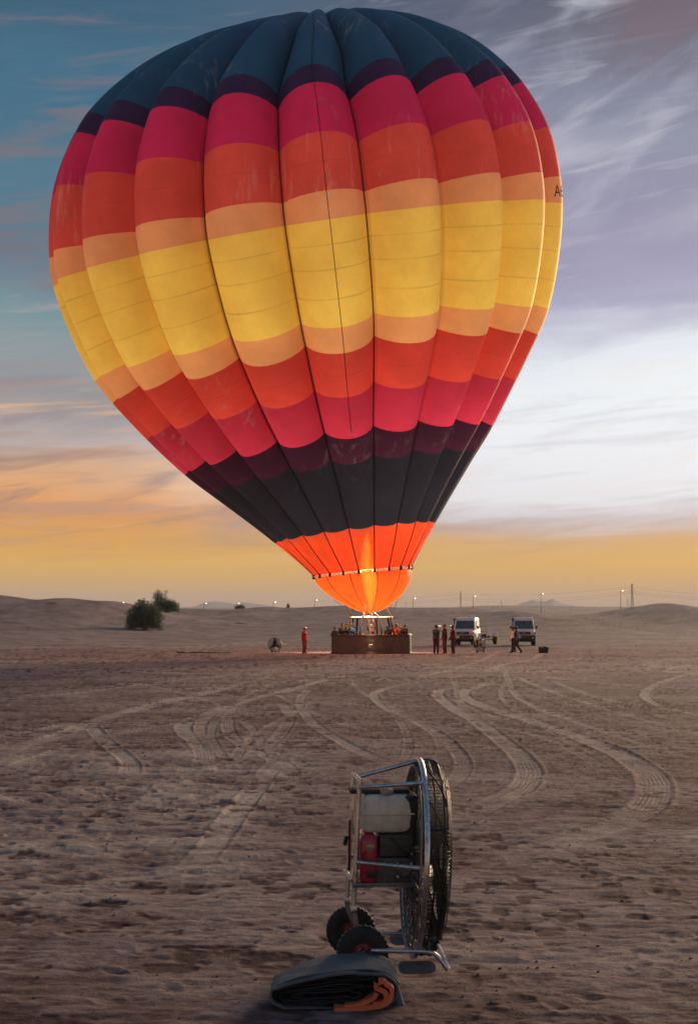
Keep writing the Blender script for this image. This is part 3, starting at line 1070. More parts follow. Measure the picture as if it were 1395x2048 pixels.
# registration letters on the tan band at the right edge
try:
    fc = bpy.data.curves.new('lettering', 'FONT')
    fc.body = 'A6'
    fc.size = 1.0
    fo = bpy.data.objects.new('lettering_source', fc)
    COL.objects.link(fo)
    bpy.context.view_layer.update()
    tm_ = bpy.data.meshes.new_from_object(fo.evaluated_get(bpy.context.evaluated_depsgraph_get()))
    bpy.data.objects.remove(fo)
    bm = bmesh.new()
    bm.from_mesh(tm_)
    bmesh.ops.triangulate(bm, faces=bm.faces[:])
    bmesh.ops.subdivide_edges(bm, edges=bm.edges[:], cuts=2, use_grid_fill=True)
    gi = 4
    A0 = R(71.8)
    for v in bm.verts:
        gx, gyv = v.co.x, v.co.y
        ang = A0 + gx * 0.9 / 16.2
        u = (ang - (SEAM0 + 2 * PI / NG_ * gi)) / (2 * PI / NG_)
        gj = math.floor(u)
        kf = 8 * SUBV + 1.3 + gyv * 3.9
        k_ = int(kf)
        p0, p1 = env_point(k_, ang, u - gj), env_point(k_ + 1, ang, u - gj)
        p = p0.lerp(p1, kf - k_)
        rad_ = Vector((math.sin(ang), -math.cos(ang), 0))
        v.co = p + rad_ * 0.05
    lm = bpy.data.meshes.new('lettering')
    bm.to_mesh(lm)
    bm.free()
    lm.materials.append(M['tape'])
    lo = bpy.data.objects.new('lettering', lm)
    COL.objects.link(lo)
    lo.parent = balloon
except Exception as ex:
    print('lettering skipped', ex)

# mouth: white tape with dark buckles at every seam
mp_ = []
for gi in range(NG_):
    for j in range(6):
        u = j / 6
        p = env_point(0, SEAM0 + 2 * PI / NG_ * (gi + u), u)
        mp_.append(p + Vector((0, 0, -0.075)))
ctr = sum(mp_, Vector()) / len(mp_)
for gi in range(NG_):
    seg = [ctr + (mp_[(gi * 6 + j) % len(mp_)] - ctr) * 1.004 for j in range(1, 6)]
    MB().tube(seg, 0.07, 6).build('mouth_tape', TAPEF, balloon)
    p = ctr + (mp_[gi * 6] - ctr) * 1.01
    MB().box(p, (0.16, 0.16, 0.26), 0.03).build('buckle', M['tape'], balloon)

# the scoop hanging under the mouth, open at the back
sp_prof = catmull(np.array([(0, 1.0), (0.10, 0.985), (0.30, 0.90), (0.52, 0.74), (0.72, 0.54), (0.88, 0.34), (0.97, 0.18), (1.0, 0.07)]), 4)
mc = Vector(rows_[0][:3]) - BO
sb = at(738, 1224.5, DB - 0.4) - BO                    # bottom of the scoop
mr = rows_[0][3]
th0 = rows_[0][4]
SCA = R(112)


def scoop_pt(s, ang):
    hz = np.interp(s, np.linspace(0, 1, len(sp_prof)), sp_prof[:, 0])
    rr = np.interp(s, np.linspace(0, 1, len(sp_prof)), sp_prof[:, 1])
    c = mc.lerp(sb, 0.045 + 0.955 * hz)
    a2 = ang
    th = th0 * (1 - hz)
    e1 = Vector((math.cos(th), 0, math.sin(th)))
    e2 = Vector((0, 1, 0))
    cut = 0.04 * math.sin(5 * ang) * s
    return c + (e1 * math.sin(a2) - e2 * math.cos(a2)) * (mr * 0.985 * rr * (1 + cut * 0.5))


NSC = 7
for i in range(NSC):
    mb = MB()
    uvs = []
    a0, a1 = -SCA + 2 * SCA * i / NSC, -SCA + 2 * SCA * (i + 1) / NSC
    for a in range(15):
        for j in range(7):
            u = j / 6
            p = scoop_pt(a / 14, a0 + (a1 - a0) * u)
            out_ = Vector((math.sin(a0 + (a1 - a0) * u), -math.cos(a0 + (a1 - a0) * u), -0.3))
            mb.v.append(tuple(p + out_ * 0.09 * math.sin(PI * u) * math.sin(PI * a / 14)))
            uvs.append((u, a / 14))
    for a in range(14):
        for j in range(6):
            p = a * 7 + j
            mb.f.append((p, p + 1, p + 8, p + 7))
            mb.m.append(0)
    o = mb.build('scoop_panel', SCOOPF, balloon, True, 180, fix=False)
    uvl = o.data.uv_layers.new(name='UVMap')
    uvl.data.foreach_set('uv', np.array([uvs[l.vertex_index] for l in o.data.loops], np.float32).ravel())
    MB().tube([scoop_pt(a / 14, a0) * 1.0 + Vector((0, -.02, 0)) for a in range(15)], 0.016, 5).build('scoop_seam', M['cable'], balloon)

# ---- basket
BYAW = R(-5)
BL, BWD, BH = 4.95, 2.25, 1.13
BC = Vector((0, 1.0, 0.0))
bq = Matrix.Translation(BC) @ Matrix.Rotation(BYAW, 4, 'Z')


def rrect(L, Wd, r, n=6):
    pts = []
    for cx, cy, a0 in ((L / 2 - r, Wd / 2 - r, 0), (-L / 2 + r, Wd / 2 - r, 90), (-L / 2 + r, -Wd / 2 + r, 180), (L / 2 - r, -Wd / 2 + r, 270)):
        for i in range(n + 1):
            a = R(a0 + 90 * i / n)
            pts.append((cx + r * math.cos(a), cy + r * math.sin(a)))
    return pts


def wall_mb(L, Wd, r, z0, z1, thick, mbulge=0.02):
    mb = MB()
    o_, i_ = rrect(L, Wd, r), rrect(L - 2 * thick, Wd - 2 * thick, max(0.05, r - thick))
    n = len(o_)
    vs = []
    NZ = 26
    for k in range(NZ + 1):
        z = z0 + (z1 - z0) * k / NZ
        e = 1 + (mbulge * math.sin(PI * k / NZ) + 0.0035 * (k % 2)) / L
        vs += [(x * e, y * (1 + (mbulge * math.sin(PI * k / NZ) + 0.012 * (k % 2)) / Wd), z) for x, y in o_]
    vs += [(x, y, z1) for x, y in i_] + [(x, y, z0 + .05) for x, y in i_]
    fs = []
    for k in range(NZ + 2):
        for i in range(n):
            j = (i + 1) % n
            fs.append((k * n + i, k * n + j, (k + 1) * n + j, (k + 1) * n + i))
    fs.append(tuple((NZ + 2) * n + i for i in range(n)))
    mb.add(vs, fs)
    return mb


def tf(o):
    o.data.transform(bq)
    return o


basket = tf(wall_mb(BL, BWD, 0.28, 0.02, BH, 0.07).build('basket', M['wicker'], balloon))
rim = [Vector((x, y, BH + 0.015)) for x, y in rrect(BL - .05, BWD - .05, 0.27, 8)]
tf(MB().tube(rim, 0.065, 8, closed=True).build('padded_rim', M['leather'], basket))
skirt = [Vector((x, y, 0.05)) for x, y in rrect(BL + .01, BWD + .01, 0.29, 8)]
tf(MB().tube(skirt, 0.05, 8, closed=True).build('bottom_runner', M['leather'], basket))
for sgn, nm in ((1, 'right'), ):
    # pale padding over the right end of the rim
    arc = [Vector((x, y, BH + 0.03)) for x, y in rrect(BL - .03, BWD - .03, 0.27, 8) if x > BL / 2 - 0.12]
    arc.sort(key=lambda p: p.y)
    tf(MB().tube(arc, 0.075, 8).build('end_padding', M['cream'], basket))
for px_ in (-0.62, 0.62):
    tf(MB().tube([(px_, -BWD / 2 + .1, BH + .03), (px_ + .0, BWD / 2 - .1, BH + .03)], 0.07, 8).build('divider_rim', M['cream'], basket))
    tf(MB().box((px_, 0, BH / 2), (0.06, BWD - .2, BH - .1)).build('divider', M['wicker'], basket))
# foot holes on the long side and on the end, and the small white placard
for x, z, w in ((0.02, 0.70, .58), (0.05, 0.22, .62)):
    tf(MB().box((x, -BWD / 2 - 0.012, z), (w, 0.05, 0.06), 0.015).build('foot_hole', M['black'], basket))
for z in (0.25, 0.48, 0.70, 0.92):
    tf(MB().box((BL / 2 + 0.012, -0.45, z), (0.05, 0.26, 0.085), 0.015).build('foot_hole', M['black'], basket))
    tf(MB().box((BL / 2 + 0.02, -0.45, z - 0.10), (0.05, 0.30, 0.07), 0.015).build('foot_hold_edge', M['cream'], basket))
pl = tf(MB().box((0.02, -BWD / 2 - 0.022, 0.50), (0.22, 0.03, 0.21), 0.01).build('placard', M['cream'], basket))
tf(MB().box((0.05, -BWD / 2 - 0.042, 0.50), (0.17, 0.02, 0.08), 0.01).build('placard_mark', M['black'], basket))
for x in (-2.0, -1.2, 1.2, 2.0):
    tf(MB().tube([(x, -BWD / 2 - .03, .5), (x, -BWD / 2 - .05, .43), (x + .14, -BWD / 2 - .05, .43), (x + .14, -BWD / 2 - .03, .5)], 0.014, 6).build('rope_handle', M['leather'], basket))

# ---- burner frame on padded uprights
FZ = 2.28
fr = tf(MB().tube([(x, y, FZ) for x, y in rrect(2.56, 1.30, 0.12, 4)], 0.055, 8, closed=True).build('burner_frame', M['cream'], balloon))
for x in (-0.42, 0.42):
    tf(MB().tube([(x, -.62, FZ), (x, .62, FZ)], 0.035, 6).build('frame_bar', M['brass'], fr))
tf(MB().box((-0.86, 0, FZ + .035), (0.80, 1.18, 0.03), 0.01).build('heat_shield', M['cream'], fr))
tf(MB().box((0.86, 0, FZ + .035), (0.80, 1.18, 0.03), 0.01).build('heat_shield', M['cream'], fr))
for x, y, bx_, by_ in ((-1.24, -.6, -1.34, -.98), (-1.24, .6, -1.5, .98), (-0.62, -.62, -.60, -1.0), (-0.95, .62, -1.05, 1.0), (-0.20, -.62, -.02, -1.0), (0.62, -.62, .72, -1.0), (1.0, .62, 1.2, 1.0), (1.24, -.6, 1.52, -.98), (0.25, .62, .3, 1.0)):
    tf(MB().tube([(x, y, FZ - .03), (bx_, by_, BH + .02)], 0.066, 8).build('upright', M['leather'], fr))
bc0 = bq.inverted() @ (at(735, 1226, DB + 1.0) - BO)
for i, (x, y) in enumerate(((bc0.x - .16, -.2), (bc0.x + .20, -.2), (bc0.x - .16, .25), (bc0.x + .20, .25))):
    bu = tf(MB().lathe([(0.03, FZ + .02), (0.10, FZ + .05), (0.10, FZ + .18), (0.13, FZ + .22), (0.13, FZ + .46), (0.115, FZ + .47), (0.09, FZ + .30)], 12, c=(x, y, 0)).build('burner', M['brass'], fr))
    coil = [Vector((x + .118 * math.cos(q_), y + .118 * math.sin(q_), FZ + .22 + .22 * q_ / (8 * PI))) for q_ in np.linspace(0, 8 * PI, 50)]
    tf(MB().tube(coil, 0.016, 5).build('burner_coil', M['brass'], fr))
tf(MB().tube([(bc0.x - .5, -.3, FZ + .02), (bc0.x - .2, -.25, FZ + .06), (bc0.x + .3, -.25, FZ + .05), (bc0.x + .5, -.3, FZ + .02)], 0.03, 6).build('fuel_pipe', M['brass'], fr))


def flame_mat(name, c0, c1, strength, z0, z1, dens):
    m = bpy.data.materials.new(name)
    m.use_nodes = True
    t = m.node_tree
    t.nodes.clear()
    q = NG(t)
    oc = N(t, 'ShaderNodeTexCoord').outputs['Object']
    sp = N(t, 'ShaderNodeSeparateXYZ')
    t.links.new(oc, sp.inputs[0])
    e = N(t, 'ShaderNodeEmission')
    f = q.mapr(sp.outputs[2], z0, z1)
    t.links.new(q.mix(f, lin4(c0), lin4(c1)), e.inputs[0])
    e.inputs[1].default_value = strength
    tp = N(t, 'ShaderNodeBsdfTransparent')
    mx = N(t, 'ShaderNodeMixShader')
    nz = q.noise(oc, 2.2, 3, 0.6)
    t.links.new(q.m('MULTIPLY', q.mapr(nz, 0.25, 0.7, 0.4, 1.0), dens, clamp=True), mx.inputs[0])
    t.links.new(tp.outputs[0], mx.inputs[1])
    t.links.new(e.outputs[0], mx.inputs[2])
    o = N(t, 'ShaderNodeOutputMaterial')
    t.links.new(mx.outputs[0], o.inputs[0])
    return m


FB = bq @ Vector((bc0.x + .15, 0, FZ + .45))
fpts, frs = [], []
ftop = at(733, 1062, DB - .3) - BO
for i in range(15):
    s_ = i / 14
    p = FB.lerp(ftop, s_)
    fpts.append(p + Vector((0.10 * math.sin(s_ * 7), 0.06 * math.cos(s_ * 6), 0)))
    frs.append(0.02 + 0.58 * math.sin(PI * min(1, s_ * 1.0)) ** 0.8 * (1 - 0.35 * s_))
fm = bpy.data.materials.new('burner_flame')
fm.use_nodes = True
t = fm.node_tree
t.nodes.clear()
q = NG(t)
oc = N(t, 'ShaderNodeTexCoord').outputs['Object']
mpn = N(t, 'ShaderNodeMapping')
mpn.inputs['Scale'].default_value = (1, 1, .45)
t.links.new(oc, mpn.inputs[0])
em = N(t, 'ShaderNodeEmission')
nz = q.noise(mpn.outputs[0], 1.9, 4, 0.6, 0.6)
em.inputs[0].default_value = lin4((255, 176, 70))
t.links.new(q.m('MULTIPLY', q.mapr(nz, 0.32, 0.68, 0.15, 1.0), 26.0), em.inputs[1])
om = N(t, 'ShaderNodeOutputMaterial')
t.links.new(em.outputs[0], om.inputs['Volume'])
MB().tube(fpts, frs, 14).build('flame', fm, balloon)
for x in (bc0.x - .16, bc0.x + .20):
    pj = [Vector((x + .02 * math.sin(i), -.2, FZ + .46 + .09 * i)) for i in range(6)]
    o = tf(MB().tube(pj, [.05, .085, .08, .07, .05, .015], 8).build('pilot_flame', flame_mat('blue_flame', (120, 150, 255), (225, 232, 255), 5, 0, 3, 0.9), balloon))
# fill lamps added for the flame's glow: above its tip, forward in the scoop
for fr_, pw in ((1.8, 14500), (0.25, 900)):
    ld = bpy.data.lights.new('flame_fill_light', 'POINT')
    ld.energy = pw
    ld.color = (1.0, 0.86, 0.64) if fr_ > .5 else (1.0, 0.5, 0.2)
    ld.shadow_soft_size = 0.7 if fr_ > .3 else 0.35
    lo = bpy.data.objects.new('flame_fill_light', ld)
    COL.objects.link(lo)
    lo.parent = balloon
    lo.location = FB.lerp(ftop, fr_)
    if fr_ < .5:
        lo.location.y -= 1.1

# flying wires from the mouth down to the burner frame
for gi in range(0, NG_, 2):
    a = SEAM0 + 2 * PI / NG_ * gi
    p = env_point(0, a, 0)
    sx = 1 if p.x > mc.x else -1
    sy = 1 if p.y > mc.y else -1
    q_ = bq @ Vector((sx * 1.26, sy * .64, FZ + .03))
    MB().tube([p, p.lerp(q_, .5) + Vector((0, 0, -.08)), q_], 0.012, 5).build('flying_wire', M['cable'], balloon)
for x0 in (-.55, .45):
    pa = bq @ Vector((x0, -.5, FZ + .05))
    pb = scoop_pt(0.93, R(30 if x0 > 0 else -30))
    MB().tube([pa, pa.lerp(pb, .5) + Vector((.05, 0, 0)), pb], 0.05, 6).build('scoop_strap', M['red_cover'], balloon)

# small stones and clods lying about near the fan
pb = MB()
for _ in range(1300):
    y_ = 7.4 + 22 * random.random() ** 1.6
    x_ = random.uniform(-.30, .30) * (y_ + 1)
    s_ = random.choice((.003, .004, .005, .006, .008, .011)) * random.uniform(.7, 1.3) * (1 + y_ / 40)
    r_ = max(0, min(nr - 1, int(np.searchsorted(ys, y_))))
    c_ = max(0, min(ncol - 1, int(np.searchsorted(sc_, x_ / (ys[r_] + APX)))))
    z_ = Z2[r_, c_] + s_ * .2
    b_ = [Vector((random.uniform(.7, 1.3) * dx_ * s_, random.uniform(.7, 1.3) * dy_ * s_, random.uniform(.5, .9) * dz_ * s_)) for dx_, dy_, dz_ in ((1, 0, 0), (0, 1, 0), (-1, 0, 0), (0, -1, 0), (0, 0, 1), (0, 0, -1))]
    pb.add([(x_ + v.x, y_ + v.y, z_ + v.z) for v in b_], [(0, 1, 4), (1, 2, 4), (2, 3, 4), (3, 0, 4), (1, 0, 5), (2, 1, 5), (3, 2, 5), (0, 3, 5)])
pbm = material('stone', (0.17, 0.115, 0.10), 0.9, 0, 0.4, 40)
tag(pb.build('pebbles', pbm, None, False, fix=False), kind='stuff')

# ------------------------------------------------------------------ the big inflation fan in front
FD = 11.1
FX = (828 - 697.5) / F * FD
FYAW = R(4.0)
fan = thing('inflation_fan', 'large petrol inflation fan with steel tubes, cream tank and red cover by folded cloth', 'fan', (FX, FD, gz(FX, FD) * 0), FYAW, 'balloon inflation fans')
FI = (Matrix.Translation((FX, FD, 0)) @ Matrix.Rotation(FYAW, 4, 'Z')).inverted()


def fl(px, py, dy):
    """local point of the fan seen at a pixel, dy metres behind (+) or before (-) its middle"""
    return FI @ at(px, py, FD + dy)


RR = 0.70            # ring radius
RZ = 0.826
LEAN = 0.047         # the ring leans a little


def ring_pts(r, x, n=48, dz=0.0):
    return [Vector((x + LEAN * r * math.sin(q_), r * math.cos(q_), RZ + dz + r * math.sin(q_))) for q_ in np.linspace(0, 2 * PI, n, endpoint=False)]


MB().tube(ring_pts(RR, 0.0), 0.021, 10, closed=True).build('ring_frame', M['steel'], fan)
MB().tube(ring_pts(RR - .045, -0.035), 0.008, 8, closed=True).build('inner_ring', M['steel_dark'], fan)
# cage: wires over the side and the front
cage = MB()
CD = 0.165
for i in range(150):
    q_ = 2 * PI * i / 150
    c_, s_ = math.cos(q_), math.sin(q_)
    pts = []
    for r, x in ((RR - .01, 0.02), (RR - .012, CD * .72), (RR - .035, CD * .93), (RR - .085, CD), (RR - .30, CD + .022), (0.10, CD + .028)):
        pts.append((x + LEAN * r * s_, r * c_, RZ + r * s_))
    cage.tube(pts, 0.0032, 3, caps=False)
for r, x in [(RR - .010, 0.02 + CD * .70 * k / 15) for k in range(16)] + [(RR - .035, CD * .93), (RR - .085, CD)] + [(r_, CD + .022) for r_ in np.arange(0.59, 0.1, -0.035)]:
    cage.tube(ring_pts(r, x, 56), 0.0027, 3, closed=True)
tag(cage.build('wire_guard', M['wire'], fan, True), kind='stuff')
rear = MB()
for i in range(60):
    q_ = 2 * PI * i / 60
    rear.tube([(-.03 + LEAN * r * math.sin(q_), r * math.cos(q_), RZ + r * math.sin(q_)) for r in (0.13, RR - .04)], 0.002, 3, caps=False)
for r in np.arange(0.14, RR - .03, 0.055):
    rear.tube(ring_pts(r, -0.03, 48), 0.002, 3, closed=True)
tag(rear.build('rear_guard', M['wire'], fan, True), kind='stuff')
for x in (CD * .72, CD * .35):
    MB().tube(ring_pts(RR - .006, x, 56), 0.0055, 6, closed=True).build('guard_hoop', M['wire'], fan)
# dark cords laced round the cage
for k, (a0, a1) in enumerate(((70, 40), (42, 14), (14, -18), (-20, -52), (-54, -80), (100, 74))):
    pts = []
    for i in range(9):
        t_ = i / 8
        x = 0.02 + (CD * .80) * t_
        r = RR + .002 - .028 * max(0, t_ - .7) / .3
        q_ = R(a0 + (a1 - a0) * t_)
        pts.append((x + LEAN * r * math.sin(q_), -r * math.cos(q_), RZ + r * math.sin(q_)))
    MB().tube(pts, 0.0055, 6).build('lacing_cord', M['wire'], fan)
for a0 in (58, 24, 8, -12, -40, -66):
    pts = []
    for i in range(7):
        t_ = i / 6
        x = 0.01 + CD * t_
        r = RR + .002 - .085 * max(0, t_ - .7) / .3
        pts.append((x + LEAN * r * math.sin(R(a0)), -r * math.cos(R(a0)), RZ + r * math.sin(R(a0))))
    MB().tube(pts, 0.0048, 6).build('guard_rib', M['wire'], fan)
# propeller: hub and three twisted blades
hub = MB().lathe([(0.0, .135), (.05, .13), (.075, .10), (.075, .05), (.0, .05)], 16, 'X', (0, 0, RZ)).build('hub', M['prop'], fan)
for k in range(3):
    mb = MB()
    a = R(95 + 120 * k)
    n_ = 10
    for i in range(n_ + 1):
        r = .05 + .59 * i / n_
        ch = .20 * (1 - .35 * i / n_) * (0.55 + .45 * min(1, i / 2))
        tw = R(46 - 30 * i / n_)
        for sgn, th_ in ((-1, 0), (-.3, .011), (.5, .009), (1, 0), (.5, -.006), (-.3, -.006)):
            lx, ly = sgn * ch / 2 * math.sin(tw) + th_ * math.cos(tw), sgn * ch / 2 * math.cos(tw) - th_ * math.sin(tw)
            y_, z_ = r * math.cos(a) - ly * math.sin(a), r * math.sin(a) + ly * math.cos(a)
            mb.v.append((.09 + lx * .75, y_, RZ + z_))
    for i in range(n_):
        for j in range(6):
            l = (j + 1) % 6
            mb.f.append((i * 6 + j, i * 6 + l, (i + 1) * 6 + l, (i + 1) * 6 + j)); mb.m.append(0)
    mb.f.append(tuple(n_ * 6 + j for j in range(6))); mb.m.append(0)
    mb.build('propeller_blade', M['prop'], fan)

# tube frame
NTOP, FTOP = fl(719, 1561, -.20), fl(706, 1548, .19)
NB_, FB_ = fl(707, 1818, -.20), fl(694, 1800, .19)
NK, FK = fl(717, 1598, -.20), fl(704, 1585, .19)
MB().tube([FB_, FK.lerp(FB_, .3), FK, FTOP, (FTOP + NTOP) / 2 + Vector((-.012, 0, .012)), NTOP, NK, NK.lerp(NB_, .7), NB_], [.017] * 9, 10).build('rear_hoop', M['steel'], fan)
ring_top = Vector((LEAN * RR, -.02, RZ + RR))
MB().tube([(FTOP + NTOP) / 2, fl(832, 1522, .05)], 0.0155, 10).build('top_rail', M['steel'], fan)
MB().tube([fl(717, 1575, -.20), fl(843, 1566, -.42)], 0.015, 10).build('upper_rail', M['steel'], fan)
MB().tube([fl(711, 1724, -.20), fl(843, 1737, -.62)], 0.016, 10).build('lower_rail', M['steel'], fan)
MB().tube([fl(698, 1712, .19), fl(812, 1716, .60)], 0.014, 8).build('lower_rail', M['steel_dark'], fan)
MB().tube([fl(703, 1762, -.20), fl(694, 1745, 0.0), fl(689, 1741, .19)], 0.014, 8).build('cross_bar', M['steel'], fan)
MB().tube([fl(819, 1750, -.2), fl(838, 1786, -.52)], 0.012, 8).build('brace', M['steel_dark'], fan)
# engine bed
pz = fl(760, 1764, -.12).z
xa, xb = fl(702, 1764, -.1).x, fl(822, 1764, -.1).x
MB().box(((xa + xb) / 2, -0.02, pz), (xb - xa, .36, .018), .004).build('engine_bed', M['steel_dark'], fan)
for y_ in (-.18, .16):
    MB().tube([(xa, y_, pz - .012), (xb, y_, pz - .012)], .013, 8).build('bed_tube', M['steel'], fan)
# fuel tank: two pressed halves with a flange
tc_ = fl(774, 1628, -.15)
TL, TH, TY = .375, .265, .30
tx, ty, tz = tc_.x, -.02, tc_.z
tmb = MB()
lv = [(-.136, .060), (-.132, .036), (-.118, .018), (-.095, .010), (0, .003), (.085, .012), (.108, .020), (.126, .040), (.134, .075)]
base_n = 0
for z_, ins in lv:
    for x_, y_ in rrect(TL - 2 * ins, TY - 2 * ins, max(.012, .05 - ins * .3), 5):
        tmb.v.append((tx + x_, ty + y_, tz + z_))
nn_ = len(tmb.v) // len(lv)
for i in range(len(lv) - 1):
    for k in range(nn_):
        l = (k + 1) % nn_
        tmb.f.append((i * nn_ + k, i * nn_ + l, (i + 1) * nn_ + l, (i + 1) * nn_ + k)); tmb.m.append(0)
tmb.f.append(tuple(range(nn_))); tmb.m.append(0)
tmb.f.append(tuple((len(lv) - 1) * nn_ + k for k in range(nn_))); tmb.m.append(0)
tank = tmb.build('fuel_tank', M['tank'], fan, True, 35)
MB().box((tx, ty, tz + .002), (TL + .016, TY + .016, .010), .004).build('tank_flange', M['tank'], tank)
MB().lathe([(0, .178), (.03, .176), (.048, .166), (.050, .138), (.042, .12)], 20, 'Z', (tx + .0, ty - .06, tz)).build('filler_cap', M['grey_rim'], tank)
# engine
red = MB().box((fl(737, 1700, -.17).x, -.02, .835), (.135, .34, .36), .05, 4).build('recoil_cover', M['red_cover'], fan)
for k in range(5):
    MB().box((fl(737, 1700, -.17).x - .07, -.02, .76 + .035 * k), (.006, .20, .012), .002).build('cover_vent', M['black'], red)
MB().box((fl(742, 1740, -.19).x, -.196, .735), (.07, .012, .05), .004).build('switch_panel', M['black'], red)
block = MB().box((-.165, -.02, .75), (.30, .30, .20), .02, 2)
block.box((-.155, -.03, .93), (.24, .25, .16), .02, 2)
eb = block.build('engine_block', M['engine'], fan)
for k in range(7):
    MB().box((-.155, -.03, .865 + .022 * k), (.24, .285, .008), .002).build('cooling_fin', M['engine'], eb)
MB().lathe([(0, -.20), (.05, -.20), (.055, -.19), (.055, -.14)], 18, 'Y', (-.10, 0, .77)).build('side_case', M['engine'], eb)
for dx_, dz_ in ((-.05, .04), (.05, .04), (.05, -.05), (-.05, -.05)):
    MB().lathe([(0, -.212), (.010, -.212), (.010, -.19)], 6, 'Y', (-.10 + dx_, 0, .77 + dz_)).build('case_bolt', M['steel'], eb)
MB().tube([(-.06, -.16, .93), (-.02, -.19, .90), (-.01, -.18, .82), (-.03, -.17, .76)], .012, 8).build('fuel_line', M['black'], eb)
MB().box((-.045, .02, 1.10), (.13, .34, .36), .03, 3).build('silencer_box', M['black'], fan)
MB().box((-.26, .05, tz + .15), (.44, .22, .03), .01).build('top_shield', M['black'], fan)
MB().lathe([(.035, -.05), (.035, .06)], 14, 'X', (0, 0, RZ)).build('drive_shaft', M['steel_dark'], fan)
MB().tube([fl(693, 1672, .16), fl(689, 1690, .16)], .016, 8).build('grip_knob', M['black'], fan)
MB().tube([fl(699, 1640, .14), fl(697, 1740, .14)], .008, 6).build('throttle_cable', M['black'], fan)

MB().tube([(-.20, -.165, .99), (-.17, -.20, .96), (-.11, -.20, .90), (-.06, -.18, .86)], .007, 6).build('ignition_lead', M['black'], eb)
MB().lathe([(0, -.215), (.016, -.21), (.018, -.17)], 10, 'Y', (-.05, 0, .86)).build('plug_cap', M['black'], eb)
MB().box((-.02, -.185, .70), (.05, .02, .10), .006).build('carburettor', M['steel_dark'], eb)
MB().tube([(fl(737, 1700, -.17).x - .03, -.20, .90), (fl(737, 1700, -.17).x - .05, -.23, .86), (fl(737, 1700, -.17).x - .02, -.21, .80)], .006, 6).build('pull_cord', M['black'], red)
MB().box((fl(737, 1700, -.17).x + .01, -.194, .93), (.06, .006, .035), .002).build('maker_plate', M['grey_rim'], red)
for k in range(4):
    MB().lathe([(0, .022), (.010, .02), (.011, .0)], 6, 'Z', (xa + .06 + k * .10, -.12, pz + .0)).build('bed_bolt', M['steel'], fan)

# wheels on an axle
WR = .182


def fan_wheel(c):
    w = MB().lathe([(.072, -.036), (.110, -.050), (.135, -.051), (.160, -.045), (.176, -.030), (WR, -.012), (WR, .012), (.176, .030), (.160, .045), (.135, .051), (.110, .050), (.072, .036)], 40, 'Y', c, closed=True).build('wheel', M['rubber'], fan)
    for k in range(30):
        a = 2 * PI * k / 30
        p = Vector(c) + Vector((math.cos(a) * (WR - .006), 0, math.sin(a) * (WR - .006)))
        if k % 1 == 0:
            MB().box(p, (.018, .066, .02), .004, 1, rot=(0, -a, 0)).build('tread_block', M['rubber'], w)
    MB().lathe([(.018, -.046), (.03, -.05), (.042, -.034), (.062, -.03), (.074, -.040), (.080, -.034), (.080, .034), (.074, .04), (.062, .03), (.042, .034), (.018, .046)], 28, 'Y', c).build('rim', M['red_rim'], w)
    MB().lathe([(0, -.062), (.018, -.06), (.02, -.03), (.02, .03), (.018, .06), (0, .062)], 12, 'Y', c).build('hub_cap', M['steel_dark'], w)
    for k in range(4):
        a = PI / 4 + PI / 2 * k
        MB().lathe([(0, -.046), (.007, -.046), (.007, -.03)], 6, 'Y', (c[0] + .034 * math.cos(a), c[1], c[2] + .034 * math.sin(a))).build('wheel_nut', M['steel'], w)
    return w


wn, wf = fl(725, 1903, -.34), fl(705, 1861, .36)
wn.z = wf.z = (wn.z + wf.z) / 2
wf.x = wn.x - .035
fan_wheel(wn)
fan_wheel(wf)
print('wheel z', wn.z, 'x', wn.x, wf.x)
MB().tube([wn + Vector((0, -.055, 0)), wf + Vector((0, .055, 0))], .013, 10).build('axle', M['steel'], fan)
for top, s_ in ((NB_, -.20), (FB_, .19)):
    a = Vector((wn.x, s_, wn.z))
    MB().tube([top + Vector((0, 0, .02)), top + Vector((.004, 0, -.06)), a + Vector((-.03, 0, .10)), a], [.021, .021, .019, .019], 10).build('wheel_bracket', M['steel_dark'], fan)
    MB().box(top + Vector((0, -.004, .0)), (.045, .05, .05), .008).build('clamp', M['steel'], fan)
# skids
for y_, pts in ((-.44, [(742, 1901), (800, 1902), (852, 1903), (868, 1908), (880, 1920), (895, 1939)]), (.36, [(726, 1866), (770, 1866), (808, 1867), (838, 1868), (852, 1878), (858, 1888)])):
    p = [fl(a_, b_, y_) for a_, b_ in pts]
    p[-1].z = max(0.018, p[-1].z)
    c_ = [Vector(q_) for q_ in catmull(np.array([tuple(v) for v in p]), 4)]
    MB().tube(c_, [.016] * (len(c_) - 4) + [.017, .019, .020, .020], 10).build('skid', M['steel'], fan)
MB().tube([fl(866, 1870, -.40), fl(884, 1908, -.43), fl(896, 1937, -.45)], .012, 8).build('skid_stay', M['steel'], fan)
MB().tube([fl(812, 1868, .33), fl(850, 1903, -.42)], .014, 8).build('skid_cross_bar', M['steel_dark'], fan)
